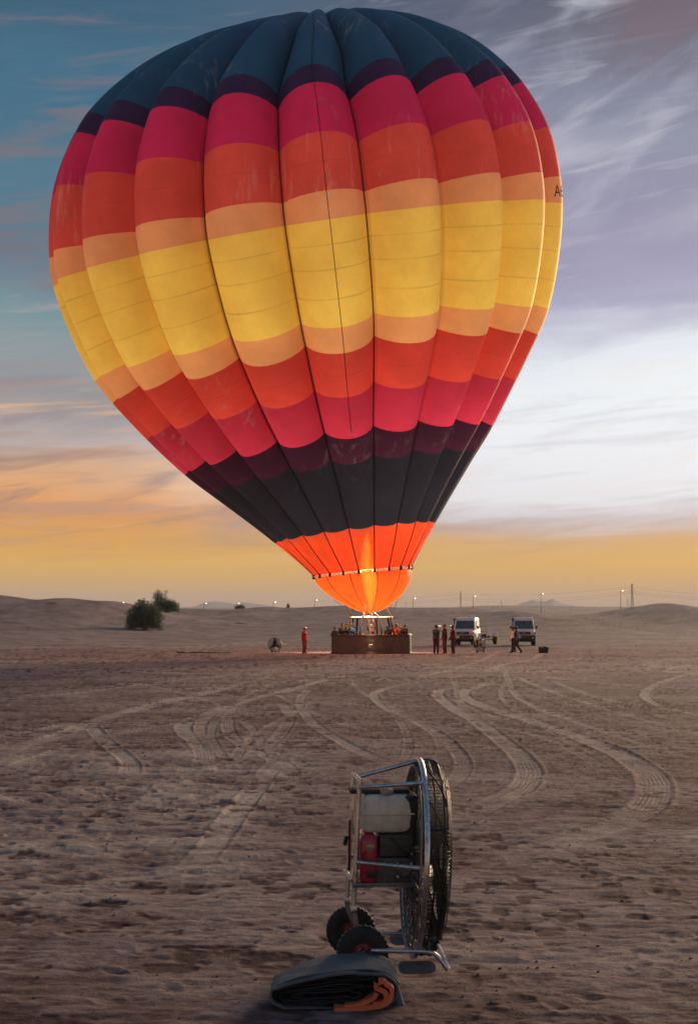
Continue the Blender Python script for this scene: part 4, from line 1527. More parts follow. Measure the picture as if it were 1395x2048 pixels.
# flat feet under the skids
for (x0, x1), y_, z_ in (((fl(800, 1910, -.45).x, fl(876, 1910, -.45).x), -.27, .13), ((fl(778, 1880, .36).x, fl(818, 1880, .36).x), .37, .19)):
    poly = rrect(x1 - x0, .15, .06, 4)
    mb = MB().prism([(x, y) for x, y in poly], 'Z', -.004, .004)
    o = mb.build('foot_plate', M['plate'], fan)
    o.data.transform(Matrix.Translation(((x0 + x1) / 2, y_ - .03, z_ - .03)) @ Matrix.Rotation(R(20), 4, 'X'))
g0 = [fl(786, 1868, .36), fl(812, 1868, .36), fl(810, 1851, .36)]
mb = MB()
mb.add([v + Vector((0, -.004, 0)) for v in g0] + [v + Vector((0, .004, 0)) for v in g0], [(0, 1, 2), (5, 4, 3), (0, 3, 4, 1), (1, 4, 5, 2), (2, 5, 3, 0)])
mb.build('gusset', M['steel_dark'], fan)

# ------------------------------------------------------------------ folded cloth in front of the wheels
HD = 10.1
HX = (672 - 697.5) / F * HD
hose = thing('folded_cloth', 'thick folded bundle of dark grey cloth with orange lining lying before the big fan', 'folded cloth', (HX, HD, gz(HX, HD) + .004), R(4))
outer = np.array([(-.437, .072), (-.412, .124), (-.30, .170), (-.12, .207), (.06, .228), (.22, .226), (.335, .205), (.395, .15), (.40, .085), (.36, .03), (.25, .004), (.05, .0), (-.18, .0), (-.34, .010), (-.415, .04)])


def loop(sx, sz, cx, cz, wob=0.0, ph=0.0, n=8):
    c = catmull(np.vstack([outer, outer[:1]]), n)[:-1]
    x = (c[:, 0]) * sx + cx
    z = (c[:, 1] - .11) * sz + cz
    a = np.linspace(0, 2 * PI, len(c), endpoint=False)
    if wob:
        z = z + wob * np.sin(a * 5 + ph) + wob * .6 * np.sin(a * 9 + ph * 2)
    z = np.maximum(z, .004)
    return np.stack([x, z], 1)


def ribbon(name, path, y0, y1, th, mat, parent, closed=True, ny=12, amp=.006, seed=0, sag=0.0):
    """a strip of cloth: path in x-z, running from y0 to y1"""
    n = len(path)
    tg = np.roll(path, -1, 0) - np.roll(path, 1, 0)
    if not closed:
        tg[0], tg[-1] = path[1] - path[0], path[-1] - path[-2]
    tg /= np.linalg.norm(tg, axis=1)[:, None] + 1e-9
    nm = np.stack([tg[:, 1], -tg[:, 0]], 1)
    mb = MB()
    for j in range(ny + 1):
        s_ = j / ny
        for side in (1, -1):
            for i in range(n):
                e = amp * (vnoise(i * .23 + seed * 5, s_ * 4.0 + seed, 1) - .5) * 2
                jag = (.022 * (vnoise(i * .13 + seed * 3, 7.7, 2) - .5)) if j in (0, ny) else 0
                p = path[i] + nm[i] * (side * th / 2 + e)
                y1x = y1 * (0.66 + 0.34 * float(sst(-.46, -.02, path[i][0])))
                y = y0 + (y1x - y0) * s_ + jag
                z = p[1] * (1 - sag * s_)
                mb.v.append((p[0] + .03 * s_, y, max(.002, z) + (0 if side > 0 else 0)))
    st = 2 * n
    m = n if closed else n - 1
    for j in range(ny):
        for i in range(m):
            k = (i + 1) % n
            a, b_ = j * st, (j + 1) * st
            mb.f.append((a + i, a + k, b_ + k, b_ + i)); mb.m.append(0)
            mb.f.append((a + n + k, a + n + i, b_ + n + i, b_ + n + k)); mb.m.append(0)
    for j in (0, ny):
        for i in range(m):
            k = (i + 1) % n
            a = j * st
            mb.f.append((a + i, a + n + i, a + n + k, a + k)); mb.m.append(0)
    return mb.build(name, mat, parent, True, 50)


ribbon('outer_wrap', loop(1.0, .97, 0, .112), -.03, .60, .014, M['hose'], hose, seed=1, sag=.06, amp=.007)
lay = [(.955, .84, -.004, .103), (.905, .72, -.012, .098), (.85, .60, -.02, .094), (.79, .49, -.03, .09), (.72, .38, -.04, .086), (.64, .28, -.05, .083), (.55, .18, -.055, .082)]
for k, (sx, sz, cx, cz) in enumerate(lay):
    ribbon('inner_fold', loop(sx, sz, cx, cz, .0035, k * 1.7), .0 + .014 * (k % 3), .57, .009, M['hose_in'], hose, seed=k + 2, amp=.0035)
# orange lining that curls round the right end and runs out underneath
c_ = loop(1.0, .90, 0, .108)
sel = [i for i in range(len(c_)) if c_[i, 0] > .245]
cc_ = loop(.955, .80, .0, .104, n=8)
pth = catmull(np.array([(-.02, .010), (.10, .012), (.22, .020), (.315, .045), (.362, .09), (.352, .145), (.315, .178), (.272, .182)]), 6)
ribbon('orange_lining', pth, -.10, .30, .030, M['orange'], hose, False, seed=21, amp=.006)
pth = catmull(np.array([(.262, .178), (.262, .150), (.285, .128), (.320, .115), (.330, .080), (.300, .045), (.24, .035)]), 6)
ribbon('orange_fold', pth, -.085, .25, .034, M['orange'], hose, False, seed=22, amp=.006)
pth = catmull(np.array([(.05, .020), (.14, .030), (.20, .05), (.245, .075), (.262, .11)]), 5)
ribbon('orange_fold', pth, -.07, .22, .026, M['orange'], hose, False, seed=23, amp=.005)
# loose dark end of the cloth at the right
q0 = [(.40, .16, .10), (.425, .11, .0), (.445, .065, -.06), (.455, .035, -.10)]
mb = MB()
mb.tube(q0, [.03, .036, .036, .034], 12, caps=False)
o = mb.build('loose_end', M['hose'], hose)
MB().tube([(.453, .04, -.085), (.4555, .034, -.094)], [.029, .029], 12).build('loose_end_inside', M['black'], hose)
pth = catmull(np.array([(-.40, .135), (-.25, .190), (-.05, .216), (.15, .234), (.30, .225), (.375, .185), (.41, .13)]), 5)
ribbon('top_flap', pth + np.array([0.008, .004]), .02, .52, .010, M['hose'], hose, False, seed=31, amp=.008, sag=.07)

# ------------------------------------------------------------------ the two small fans beside the basket
for px_, py_, dd, yaw, lab, sc in ((550, 1306, 96.5, R(-88), 'small round inflation fan standing alone left of the person in red beside the basket', .655), (957.5, 1302, 97.5, R(99), 'small round inflation fan standing in front of the white van with the trailer', .625)):
    f2 = copy_tree(fan)
    x_ = (px_ - 697.5) / F * dd
    f2.location = (x_, dd, gz(x_, dd))
    f2.rotation_euler = (0, 0, yaw)
    f2.scale = (sc, sc, sc)
    f2['label'] = lab

# ------------------------------------------------------------------ people
_mc = {}


def cloth(c, rough=0.8):
    k = (c, rough)
    if k not in _mc:
        _mc[k] = material('cloth', c, rough, 0, 0.14, 7, 0.2, 30)
    return _mc[k]


SKIN = {'tan': material('skin', (0.30, 0.16, 0.10), 0.55, 0, 0.08, 9), 'fair': material('skin', (0.46, 0.28, 0.20), 0.5, 0, 0.08, 9), 'dark': material('skin', (0.09, 0.048, 0.032), 0.5, 0, 0.1, 9)}
HAIR = {'black': material('hair', (0.010, 0.009, 0.008), 0.5, 0, 0.3, 30), 'brown': material('hair', (0.05, 0.028, 0.018), 0.5, 0, 0.3, 30), 'blond': material('hair', (0.42, 0.28, 0.14), 0.5, 0, 0.25, 30), 'grey': material('hair', (0.22, 0.20, 0.19), 0.6, 0, 0.25, 30)}
M['eye'] = material('dark_eye', (0.01, 0.008, 0.008), 0.3)
M['mouth'] = material('lips', (0.22, 0.07, 0.06), 0.5)
M['headlamp'] = emitter('head_torch', (255, 246, 225), 2.5)
M['screen'] = emitter('phone_screen', (235, 240, 255), 1.6)


def remesh(mb, vox=0.020):
    me = mb.mesh('body', [M['black']], False)
    o = bpy.data.objects.new('body_source', me)
    COL.objects.link(o)
    r = o.modifiers.new('r', 'REMESH')
    r.mode = 'VOXEL'
    r.voxel_size = vox
    sm = o.modifiers.new('s', 'SMOOTH')
    sm.factor = 0.5
    sm.iterations = 3
    bpy.context.view_layer.update()
    ev = o.evaluated_get(bpy.context.evaluated_depsgraph_get())
    m2 = bpy.data.meshes.new_from_object(ev)
    bpy.data.objects.remove(o)
    bpy.data.meshes.remove(me)
    return m2


def person(label, x, y, yaw, top, legs, skin='tan', hair='black', shoes=(40, 34, 30), height=1.75, arms=None, feet=None, lean=(0, 0), head=0.0,
           vest=None, hat=None, torch=False, z=None, bulk=0.0, group=None, sleeves=None, longhair=False):
    """faces -y at yaw 0; arms = ((elbow, wrist) left-of-picture, right), feet = ((knee, ankle, toe dir) x 2)"""
    z = gz(x, y) if z is None else z
    p = thing('person', label, 'person', (x, y, z), yaw, group)
    k = height / 1.75
    lx, ly = lean

    def sh(v):          # lean of the upper body
        v = Vector(v)
        t = max(0.0, v.z - .95)
        return Vector((v.x + lx * t, v.y + ly * t, v.z))
    segs = []           # (a, b, ra, rb, tag)

    def S_(a, b, ra, rb, tg, mv=True):
        a, b = (sh(a), sh(b)) if mv else (Vector(a), Vector(b))
        segs.append((a, b, ra, rb, tg))
    e = bulk
    S_((-.075, .01, .93), (.075, .01, .93), .125 + e, .125 + e, 'legs')
    S_((-.06, 0, 1.08), (.06, 0, 1.08), .128 + e, .128 + e, 'top')
    S_((-.085, .0, 1.27), (.085, .0, 1.27), .130 + e, .130 + e, 'top')
    S_((-.145, .01, 1.40), (.145, .01, 1.40), .078 + e * .5, .078 + e * .5, 'top')
    S_((0, .015, 1.42), (0, -.005, 1.54), .058, .052, 'skin')
    hc = sh((0, -.015, 1.645))
    hr = Matrix.Rotation(head, 4, 'Z')

    def hd(v):
        return hc + hr @ Vector(v)
    segs.append((hd((0, .012, .02)), hd((0, .0, -.01)), .092, .085, 'skin'))
    segs.append((hd((0, -.028, -.055)), hd((0, -.035, -.085)), .062, .045, 'skin'))
    segs.append((hd((0, -.092, .005)), hd((0, -.112, -.028)), .012, .017, 'skin'))
    for s_ in (-1, 1):
        segs.append((hd((s_ * .09, .005, -.005)), hd((s_ * .094, .012, .02)), .016, .016, 'skin'))
    arms = arms or (((-.255, .03, 1.14), (-.265, -.06, .90)), ((.255, .03, 1.14), (.265, -.06, .90)))
    hands = []
    for s_, (el_, wr) in zip((-1, 1), arms):
        shd = Vector((s_ * .185, .01, 1.40))
        S_(shd, el_, .062 + e * .4, .050 + e * .3, 'slv' if sleeves else 'top')
        S_(el_, wr, .049 + e * .3, .038 + e * .2, 'slv' if sleeves else 'top')
        a, b_ = sh(el_), sh(wr)
        d_ = (b_ - a).normalized()
        segs.append((b_ + d_ * .02, b_ + d_ * .085, .032, .036, 'skin'))
        hands.append((b_ + d_ * .10, d_, s_))
    feet = feet or (((-.105, -.02, .50), (-.115, .025, .085), (0, -1, 0)), ((.105, -.02, .50), (.115, .025, .085), (0, -1, 0)))
    for s_, (kn, an, td) in zip((-1, 1), feet):
        S_((s_ * .10, .01, .91), kn, .098 + e * .6, .074 + e * .6, 'legs', False)
        S_(kn, an, .074 + e * .6, .056 + e * .7, 'legs', False)
        a = Vector(an)
        td = Vector(td).normalized()
        S_(a + Vector((0, 0, -.035)) - td * .035, a + td * .14 + Vector((0, 0, -.048)), .046, .036, 'shoe', False)
    mb = MB()
    for a, b_, ra, rb, tg in segs:
        mb.capsule(a, b_, ra, rb, 12, 4)
    me = remesh(mb)
    co = np.empty(len(me.vertices) * 3)
    me.vertices.foreach_get('co', co)
    co = co.reshape(-1, 3)
    nf = len(me.polygons)
    ce = np.empty(nf * 3)
    me.polygons.foreach_get('center', ce)
    ce = ce.reshape(-1, 3)
    best = np.full(nf, 1e9)
    who = np.zeros(nf, int)
    tags = ['top', 'legs', 'skin', 'shoe', 'slv', 'vest']
    for a, b_, ra, rb, tg in segs:
        a_, d_ = np.array(a), np.array(b_ - a)
        t_ = np.clip(((ce - a_) @ d_) / max(1e-9, d_ @ d_), 0, 1)
        ds = np.linalg.norm(ce - a_ - t_[:, None] * d_, axis=1) - (ra + (rb - ra) * t_)
        up = ds < best
        best[up] = ds[up]
        who[up] = tags.index(tg)
    if vest is not None:
        tor = (who == 0) & (np.abs(ce[:, 0] - lx * np.maximum(0, ce[:, 2] - .95)) < .185)
        who[tor] = 5
    mats = [cloth(top), cloth(legs), SKIN[skin], cloth(shoes), cloth(sleeves or top), cloth(vest or top), M['eye'], M['mouth']]
    me.materials.clear()
    for m_ in mats:
        me.materials.append(m_)
    me.polygons.foreach_set('material_index', who.astype(np.int32))
    me.polygons.foreach_set('use_smooth', np.ones(nf, bool))
    # fingers, eyes and mouth
    ex = MB()
    for hp, d_, s_ in hands:
        sd2 = d_.orthogonal().normalized()
        w_ = Vector((0, -1, 0)) - d_ * d_.dot(Vector((0, -1, 0)))
        w_ = w_.normalized() if w_.length > .1 else sd2
        cu = d_.cross(w_) * s_
        for f_ in range(4):
            o_ = w_ * (.024 - .016 * f_)
            L_ = (.060, .070, .066, .050)[f_]
            b0 = hp - d_ * .012 + o_
            ex.tube([b0, b0 + d_ * L_ * .5 + cu * .004, b0 + d_ * L_ * .95 + cu * .018], [.0095, .009, .006], 5, mi=2)
        b0 = hp - d_ * .055 + w_ * .030
        ex.tube([b0, b0 + w_ * .026 + d_ * .026, b0 + w_ * .030 + d_ * .055], [.011, .010, .007], 5, mi=2)
    for s_ in (-1, 1):
        c0 = hd((s_ * .033, -.083, .010))
        ex.capsule(c0 + Vector((-.008, 0, 0)), c0 + Vector((.008, 0, 0)), .009, .009, 6, 2, mi=6)
    ex.capsule(hd((-.022, -.083, -.062)), hd((.022, -.083, -.062)), .008, .008, 6, 2, mi=7)
    bm = bmesh.new()
    bm.from_mesh(me)
    b0 = len(bm.verts)
    vs = [bm.verts.new(v) for v in ex.v]
    for f_, mi in zip(ex.f, ex.m):
        fc = bm.faces.new([vs[i] for i in f_])
        fc.material_index = mi
        fc.smooth = True
    bmesh.ops.transform(bm, matrix=Matrix.Scale(k, 4), verts=bm.verts[:])
    bm.to_mesh(me)
    bm.free()
    bo = bpy.data.objects.new('body', me)
    COL.objects.link(bo)
    bo.parent = p

    def child(mb, name, mat):
        o = mb.build(name, mat, p)
        o.scale = (k, k, k)
        return o
    Rm = Matrix.Translation(hc) @ hr

    def head_cap(name, mat, r, zc, front, low):
        mb = MB()
        bm = bmesh.new()
        bmesh.ops.create_uvsphere(bm, u_segments=20, v_segments=12, radius=1)
        kill = [v for v in bm.verts if (v.co.z < low) or (v.co.y < -.25 and v.co.z < front)]
        bmesh.ops.delete(bm, geom=kill, context='VERTS')
        for v in bm.verts:
            n_ = 1 + .05 * (vnoise(v.co.x * 4 + 3, v.co.y * 4 + v.co.z * 3, 1) - .5)
            v.co = Vector((v.co.x * r[0] * n_, v.co.y * r[1] * n_ + .012, v.co.z * r[2] * n_ + zc))
        ext = bmesh.ops.solidify(bm, geom=bm.faces[:], thickness=-.012)
        mb.bm(bm, 0, Rm)
        return child(mb, name, mat)
    if hat:
        head_cap('cap', cloth(hat), (.105, .112, .108), .012, .42, .22)
        mb = MB()
        poly = [(-.075, -.085), (-.07, -.15), (-.035, -.18), (.035, -.18), (.07, -.15), (.075, -.085)]
        mb.prism(poly, 'Z', .036, .046)
        for i in range(len(mb.v)):
            mb.v[i] = tuple(Rm @ Vector(mb.v[i]))
        child(mb, 'cap_brim', cloth(hat))
        head_cap('hair', HAIR[hair], (.098, .105, .10), .0, .9, -.35)
    else:
        head_cap('hair', HAIR[hair], (.103, .112, .106), .008, .38, -.55 if not longhair else -.95)
        if longhair:
            mb = MB()
            mb.capsule(hd((0, .06, -.02)), hd((0, .085, -.20)), .075, .05, 10, 3)
            child(mb, 'long_hair', HAIR[hair])
    if torch:
        mb = MB()
        mb.capsule(hd((-.022, -.118, .062)), hd((.022, -.118, .062)), .022, .022, 8, 2)
        child(mb, 'head_torch', M['headlamp'])
    return p


def ppos(px, d):
    return ((px - 697.5) / F * d, d)


RED = (128, 16, 34)
MAR = (96, 20, 38)
# on the ground
x, y = ppos(609, 96)
person('person in a red coverall and pale head torch standing alone left of the basket', x, y, R(62), RED, RED, 'tan', 'black', (150, 96, 74), 1.68, bulk=.022, torch=True, hat=(200, 176, 160),
       arms=(((-.27, .02, 1.14), (-.285, .0, .88)), ((.27, .02, 1.14), (.285, .0, .88))))
x, y = ppos(871, 94)
ph = person('person in green and yellow jacket lifting a glowing phone to take a picture', x, y, R(152), (52, 64, 50), (92, 22, 44), 'tan', 'black', (120, 74, 84), 1.80, bulk=.022, hat=(96, 82, 84), head=R(-20), sleeves=(176, 134, 40),
            arms=(((-.20, -.26, 1.40), (-.08, -.46, 1.60)), ((.30, -.24, 1.36), (.10, -.46, 1.60))))
phl = Vector((x, y, gz(x, y))) + Matrix.Rotation(R(152), 4, 'Z').to_3x3() @ Vector((.01, -.56, 1.72))
phone = thing('phone', 'phone with bright white screen held up by the person in green and yellow', 'phone', phl, R(152))
MB().box((0, 0, 0), (.20, .012, .11), .006).build('phone_body', M['black'], phone)
MB().box((0, .009, 0), (.185, .004, .096), .001).build('screen', M['screen'], phone)
x, y = ppos(888, 95)
person('person in maroon jacket with dark vest and beige cap, middle one of the trio', x, y, R(-72), (84, 22, 36), (112, 30, 40), 'tan', 'brown', (158, 120, 92), 1.87, bulk=.02, hat=(176, 140, 112), vest=(58, 38, 34),
       arms=(((-.25, .03, 1.14), (-.24, -.10, .90)), ((.26, -.02, 1.14), (.22, -.20, .93))))
x, y = ppos(904.5, 94.3)
person('person in dark maroon coverall with a head torch standing nearest the white van with trailer', x, y, R(-78), MAR, MAR, 'dark', 'black', (130, 88, 84), 1.80, bulk=.028, torch=True, hat=(150, 110, 100),
       arms=(((-.27, -.02, 1.14), (-.25, -.14, .92)), ((.27, .02, 1.13), (.24, -.16, .95))))
x, y = ppos(1031.5, 97)
person('person striding in blue shirt, dark vest and grey cap before the right white van', x, y, R(-70), (112, 132, 176), (38, 30, 36), 'dark', 'black', (38, 32, 32), 1.72, vest=(36, 34, 44), hat=(128, 116, 112), bulk=.012, lean=(0, -.05),
       arms=(((-.24, .14, 1.16), (-.25, .10, .92)), ((.245, -.03, 1.15), (.25, -.14, .90))),
       feet=(((-.09, -.20, .50), (-.09, -.34, .09), (0, -1, 0)), ((.09, -.02, .50), (.09, .30, .11), (0, -1, -.15))))
x, y = ppos(1025.0, 100)
person('person in white shirt half hidden behind the one in the blue shirt', x, y, R(-60), (206, 200, 190), (44, 36, 38), 'dark', 'black', (40, 34, 32), 1.66, bulk=.012,
       arms=(((-.25, .02, 1.14), (-.26, -.06, .90)), ((.25, .05, 1.14), (.26, .02, .90))))

# in the basket
FLOOR = BZ + 0.10
GP = 'passengers standing in the balloon basket'
REST = (((-.27, -.10, 1.15), (-.12, -.33, 1.12)), ((.27, -.10, 1.15), (.12, -.33, 1.12)))
UPF = (((-.25, .02, 1.14), (-.18, -.16, 1.05)), ((.26, -.08, 1.18), (.10, -.24, 1.46)))


def rider(label, px, dy, yaw, **kw):
    d = DB + 1.0 + dy
    return person(label, (px - 697.5) / F * d, d, yaw, z=FLOOR, group=GP, **kw)


rider('passenger with dark hair in grey top leaning at the far left end of the basket', 669.5, -.35, R(-35), top=(66, 62, 60), legs=(40, 40, 46), height=1.60, arms=REST, lean=(.10, -.12))
rider('tall passenger in black top, second from the left end of the basket', 685, -.50, R(15), top=(32, 28, 34), legs=(40, 40, 46), height=1.80, arms=UPF, skin='tan')
rider('passenger with dark hair standing behind the blue jacket', 693, .35, R(-20), top=(44, 40, 46), legs=(40, 40, 46), height=1.78, skin='tan')
rider('passenger in a bright blue jacket beside the left uprights of the basket', 702, -.55, R(160), top=(28, 58, 112), legs=(40, 40, 46), height=1.80, bulk=.02)
rider('passenger in dark clothes just right of the blue jacket, half hidden', 708.5, .55, R(30), top=(40, 36, 42), legs=(40, 40, 46), height=1.58)
rider('passenger in black seen alone between the left uprights and the pilot', 721.5, .2, R(70), top=(36, 28, 30), legs=(40, 40, 46), height=1.58, arms=REST)
rider('pilot in maroon shirt with both arms raised to the burners', 742, -.1, R(4), top=(112, 34, 36), legs=(60, 30, 34), height=1.74, hair='grey', skin='fair',
      arms=(((-.27, -.06, 1.66), (-.13, -.08, 1.92)), ((.27, -.06, 1.66), (.15, -.08, 1.92))), lean=(0, 0))
rider('passenger in dark red seen just right of the pilot beside the right upright', 774, .45, R(-30), top=(92, 38, 38), legs=(40, 40, 46), height=1.60, skin='tan', hair='brown')
rider('grey-haired passenger in dark coat between the two right uprights', 779.5, -.3, R(40), top=(44, 42, 50), legs=(40, 40, 46), height=1.70, skin='fair', hair='grey')
rider('blond passenger in bright orange top at the right end of the basket', 791, -.5, R(-30), top=(226, 106, 66), legs=(40, 40, 46), height=1.80, skin='fair', hair='blond', arms=UPF, longhair=True)
rider('passenger with long dark hair in teal-black top beside the orange top', 801, .0, R(25), top=(36, 46, 48), legs=(40, 40, 46), height=1.68, skin='tan', hair='black', longhair=True)
rider('passenger in black jacket nearest the right corner of the basket', 808.5, -.35, R(-40), top=(30, 32, 36), legs=(40, 40, 46), height=1.76, skin='tan', hair='brown', arms=REST, bulk=.015)

# ------------------------------------------------------------------ white vans


def text_on(parent, body, size, loc, rot, mat, name):
    fc = bpy.data.curves.new('lettering', 'FONT')
    fc.body = body
    fc.size = size
    fc.align_x = 'CENTER'
    fc.align_y = 'CENTER'
    fc.extrude = .004
    fo = bpy.data.objects.new('lettering_source', fc)
    COL.objects.link(fo)
    bpy.context.view_layer.update()
    m_ = bpy.data.meshes.new_from_object(fo.evaluated_get(bpy.context.evaluated_depsgraph_get()))
    bpy.data.objects.remove(fo)
    m_.materials.clear()
    m_.materials.append(mat)
    o = bpy.data.objects.new(name, m_)
    COL.objects.link(o)
    o.parent = parent
    o.location = loc
    o.rotation_euler = rot
    return o


def make_van(label, loc, rz):
    v = thing('white_van', label, 'van', loc, rz, 'white four-wheel-drive vans parked on the sand')
    # lower body: side outline swept across, hood at the front (-y)
    lo = [(-2.42, .62), (-2.47, .80), (-2.45, 1.13), (-2.38, 1.19), (-1.18, 1.27), (2.45, 1.27), (2.50, 1.15), (2.50, .60)]
    bm = bmesh.new()
    tmp = MB().prism(lo, 'X', -.84, .84)
    vs = [bm.verts.new(p) for p in tmp.v]
    for f_ in tmp.f:
        bm.faces.new([vs[i] for i in f_])
    bmesh.ops.bevel(bm, geom=bm.edges[:], offset=.045, segments=3, profile=.6, affect='EDGES')
    for q_ in bm.verts:
        if q_.co.y < -1.2:
            q_.co.x *= 1 - .06 * (-1.2 - q_.co.y) / 1.25
    mb = MB()
    mb.bm(bm)
    body = mb.build('body', M['white_paint'], v, True, 35)
    cabp = [(-1.20, 1.25), (-.70, 2.00), (-.52, 2.17), (-.2, 2.235), (1.4, 2.25), (2.30, 2.20), (2.41, 2.10), (2.47, 1.25)]
    bm = bmesh.new()
    tmp = MB().prism(cabp, 'X', -.82, .82)
    vs = [bm.verts.new(p) for p in tmp.v]
    for f_ in tmp.f:
        bm.faces.new([vs[i] for i in f_])
    for q_ in bm.verts:
        q_.co.x *= 1 - .135 * max(0, (q_.co.z - 1.25)) / 1.0
    bmesh.ops.bevel(bm, geom=bm.edges[:], offset=.07, segments=4, profile=.55, affect='EDGES')
    mb = MB()
    mb.bm(bm)
    mb.build('cabin', M['white_paint'], v, True, 35)
    # windscreen on the raked face
    nrm = Vector((0, -.75, .5)).normalized()
    wq = []
    for z_, w_ in ((1.34, .73), (1.98, .655)):
        t_ = (z_ - 1.25) / .75
        y_ = -1.20 + .5 * t_
        wq += [Vector((-w_, y_, z_)), Vector((w_, y_, z_))]
    wv = [p + nrm * .004 for p in wq] + [p + nrm * .012 for p in wq]
    mb = MB()
    mb.add(wv, [(4, 5, 7, 6), (0, 2, 3, 1), (0, 1, 5, 4), (2, 6, 7, 3), (0, 4, 6, 2), (1, 3, 7, 5)])
    ws = mb.build('windscreen', M['glass'], v, True, 20)
    MB().tube([wq[0] + nrm * .02 + Vector((.05, 0, 0)), wq[0] + nrm * .03 + Vector((.55, .09, .16))], .010, 6).build('wiper', M['black'], ws)
    MB().tube([wq[1] + nrm * .02 + Vector((-.75, 0, 0)), wq[1] + nrm * .03 + Vector((-.22, .09, .16))], .010, 6).build('wiper', M['black'], ws)
    MB().box((0, -.86, 1.86), (.22, .04, .07), .01).build('inside_mirror', M['black'], ws)
    # side windows
    for s_ in (-1, 1):
        for y0, y1 in ((-.78, -.02), (.08, .80), (.88, 1.58), (1.66, 2.30)):
            vs = []
            for z_ in (1.36, 1.98):
                w_ = .82 * (1 - .135 * (z_ - 1.25))
                a0 = y0 + (.30 if (y0 < -.5 and z_ > 1.5) else 0)
                vs += [Vector((s_ * (w_ + .003), a0, z_)), Vector((s_ * (w_ + .003), y1, z_))]
            vs += [p + Vector((s_ * .010, 0, 0)) for p in vs]
            mb = MB()
            mb.add(vs, [(4, 5, 7, 6), (0, 2, 3, 1), (0, 1, 5, 4), (2, 6, 7, 3), (0, 4, 6, 2), (1, 3, 7, 5)])
            mb.build('side_window', M['glass'] if y0 < 0 else M['side_glass'], v, True, 20)
        mb = MB().tube([(s_ * .80, -.92, 1.33), (s_ * .93, -.98, 1.38)], .014, 6)
        mb.box((s_ * .99, -.98, 1.46), (.15, .07, .22), .03)
        mb.build('side_mirror', M['black'], v)
        MB().box((s_ * .845, 0.0, .98), (.03, 4.5, .07), .012).build('side_moulding', M['white_paint'], v)
        MB().box((s_ * .848, -.12, 1.14), (.03, .14, .035), .01).build('door_handle', M['black'], v)
        MB().box((s_ * .80, -2.445, 1.02), (.16, .05, .16), .015).build('indicator', M['amber'], v)
        hl = MB().box((s_ * .60, -2.462, 1.02), (.25, .07, .19), .03).build('headlight', M['lamp_glass'], v)
        MB().lathe([(.0, -2.505), (.05, -2.50), (.08, -2.49), (.085, -2.47)], 18, 'Y', (s_ * .60, 0, 1.02)).build('lamp_lens', M['lamp_glass'], hl)
        for y_ in (-1.52, 1.42):
            arch = [(y_ + .50 * math.cos(q_), .50 + .50 * math.sin(q_)) for q_ in np.linspace(-.25, PI + .25, 16)]
            mb = MB()
            n_ = len(arch)
            for xx in (s_ * .80, s_ * .90):
                mb.v += [(xx, a_, b_) for a_, b_ in arch]
            for xx in (s_ * .90, s_ * .80):
                mb.v += [(xx, y_ + (a_ - y_) * .9, .5 + (b_ - .5) * .9) for a_, b_ in arch]
            for r_ in range(4):
                for i in range(n_ - 1):
                    a_, b_ = r_ * n_, ((r_ + 1) % 4) * n_
                    mb.f.append((a_ + i, a_ + i + 1, b_ + i + 1, b_ + i)); mb.m.append(0)
            mb.build('wheel_arch', M['white_paint'], v)
            MB().lathe([(.0, s_ * .70), (.44, s_ * .70), (.44, s_ * .846), (0, s_ * .846)], 24, 'X', (0, y_, .50)).build('wheel_well', M['black'], v)
            w = MB().lathe([(.20, s_ * .62), (.33, s_ * .60), (.375, s_ * .63), (.385, s_ * .70), (.385, s_ * .80), (.375, s_ * .86), (.33, s_ * .885), (.20, s_ * .87)], 32, 'X', (0, y_, .385), closed=True).build('wheel', M['rubber'], v)
            MB().lathe([(.0, s_ * .86), (.07, s_ * .86), (.08, s_ * .83), (.16, s_ * .82), (.20, s_ * .875), (.215, s_ * .87)], 24, 'X', (0, y_, .385)).build('rim', M['grey_rim'], w)
        MB().box((s_ * .845, .1, .52), (.12, 1.9, .05), .015).build('side_step', M['black'], v)
    gr = MB().box((0, -2.470, 1.03), (.96, .05, .22), .02).build('grille', M['black'], v)
    for z_ in (.965, 1.03, 1.095):
        MB().box((0, -2.500, z_), (.90, .015, .018), .005).build('grille_bar', M['engine'], gr)
    MB().box((-.02, -2.512, 1.035), (.30, .012, .065), .005).build('badge', M['grey_rim'], gr)
    MB().box((0, -2.478, .885), (1.66, .05, .035), .012).build('bumper_trim', M['white_paint'], v)
    bp = MB().box((0, -2.54, .665), (1.72, .22, .38), .05, 3).build('front_bumper', M['black'], v)
    MB().box((-.44, -2.664, .72), (.40, .015, .17), .01).build('number_plate', M['plate_white'], bp)
    for s_ in (-1, 1):
        MB().lathe([(0, -2.66), (.05, -2.655), (.055, -2.62)], 14, 'Y', (s_ * .66, 0, .66)).build('fog_lamp', M['lamp_glass'], bp)
    MB().box((0, 2.56, .62), (1.6, .14, .16), .03).build('rear_bumper', M['black'], v)
    MB().box((0, 0, .52), (1.3, 4.4, .16), .03).build('chassis', M['black'], v)
    MB().lathe([(.0, -.66), (.06, -.66), (.06, .66), (0, .66)], 12, 'X', (0, -1.52, .385)).build('front_axle', M['black'], v)
    # breather pipe up the pillar, roof aerial, roof gutter
    mb = MB().tube([(-.80, -1.7, 1.15), (-.88, -1.5, 1.28), (-.87, -1.15, 1.40), (-.83, -.78, 2.02)], .035, 8)
    mb.tube([(-.83, -.78, 2.0), (-.83, -.78, 2.08), (-.83, -.79, 2.16)], [.06, .105, .085], 10)
    mb.build('snorkel', M['black'], v)
    MB().tube([(.30, -.42, 2.18), (.30, -.46, 2.33)], [.022, .014], 6).build('roof_aerial', M['black'], v)
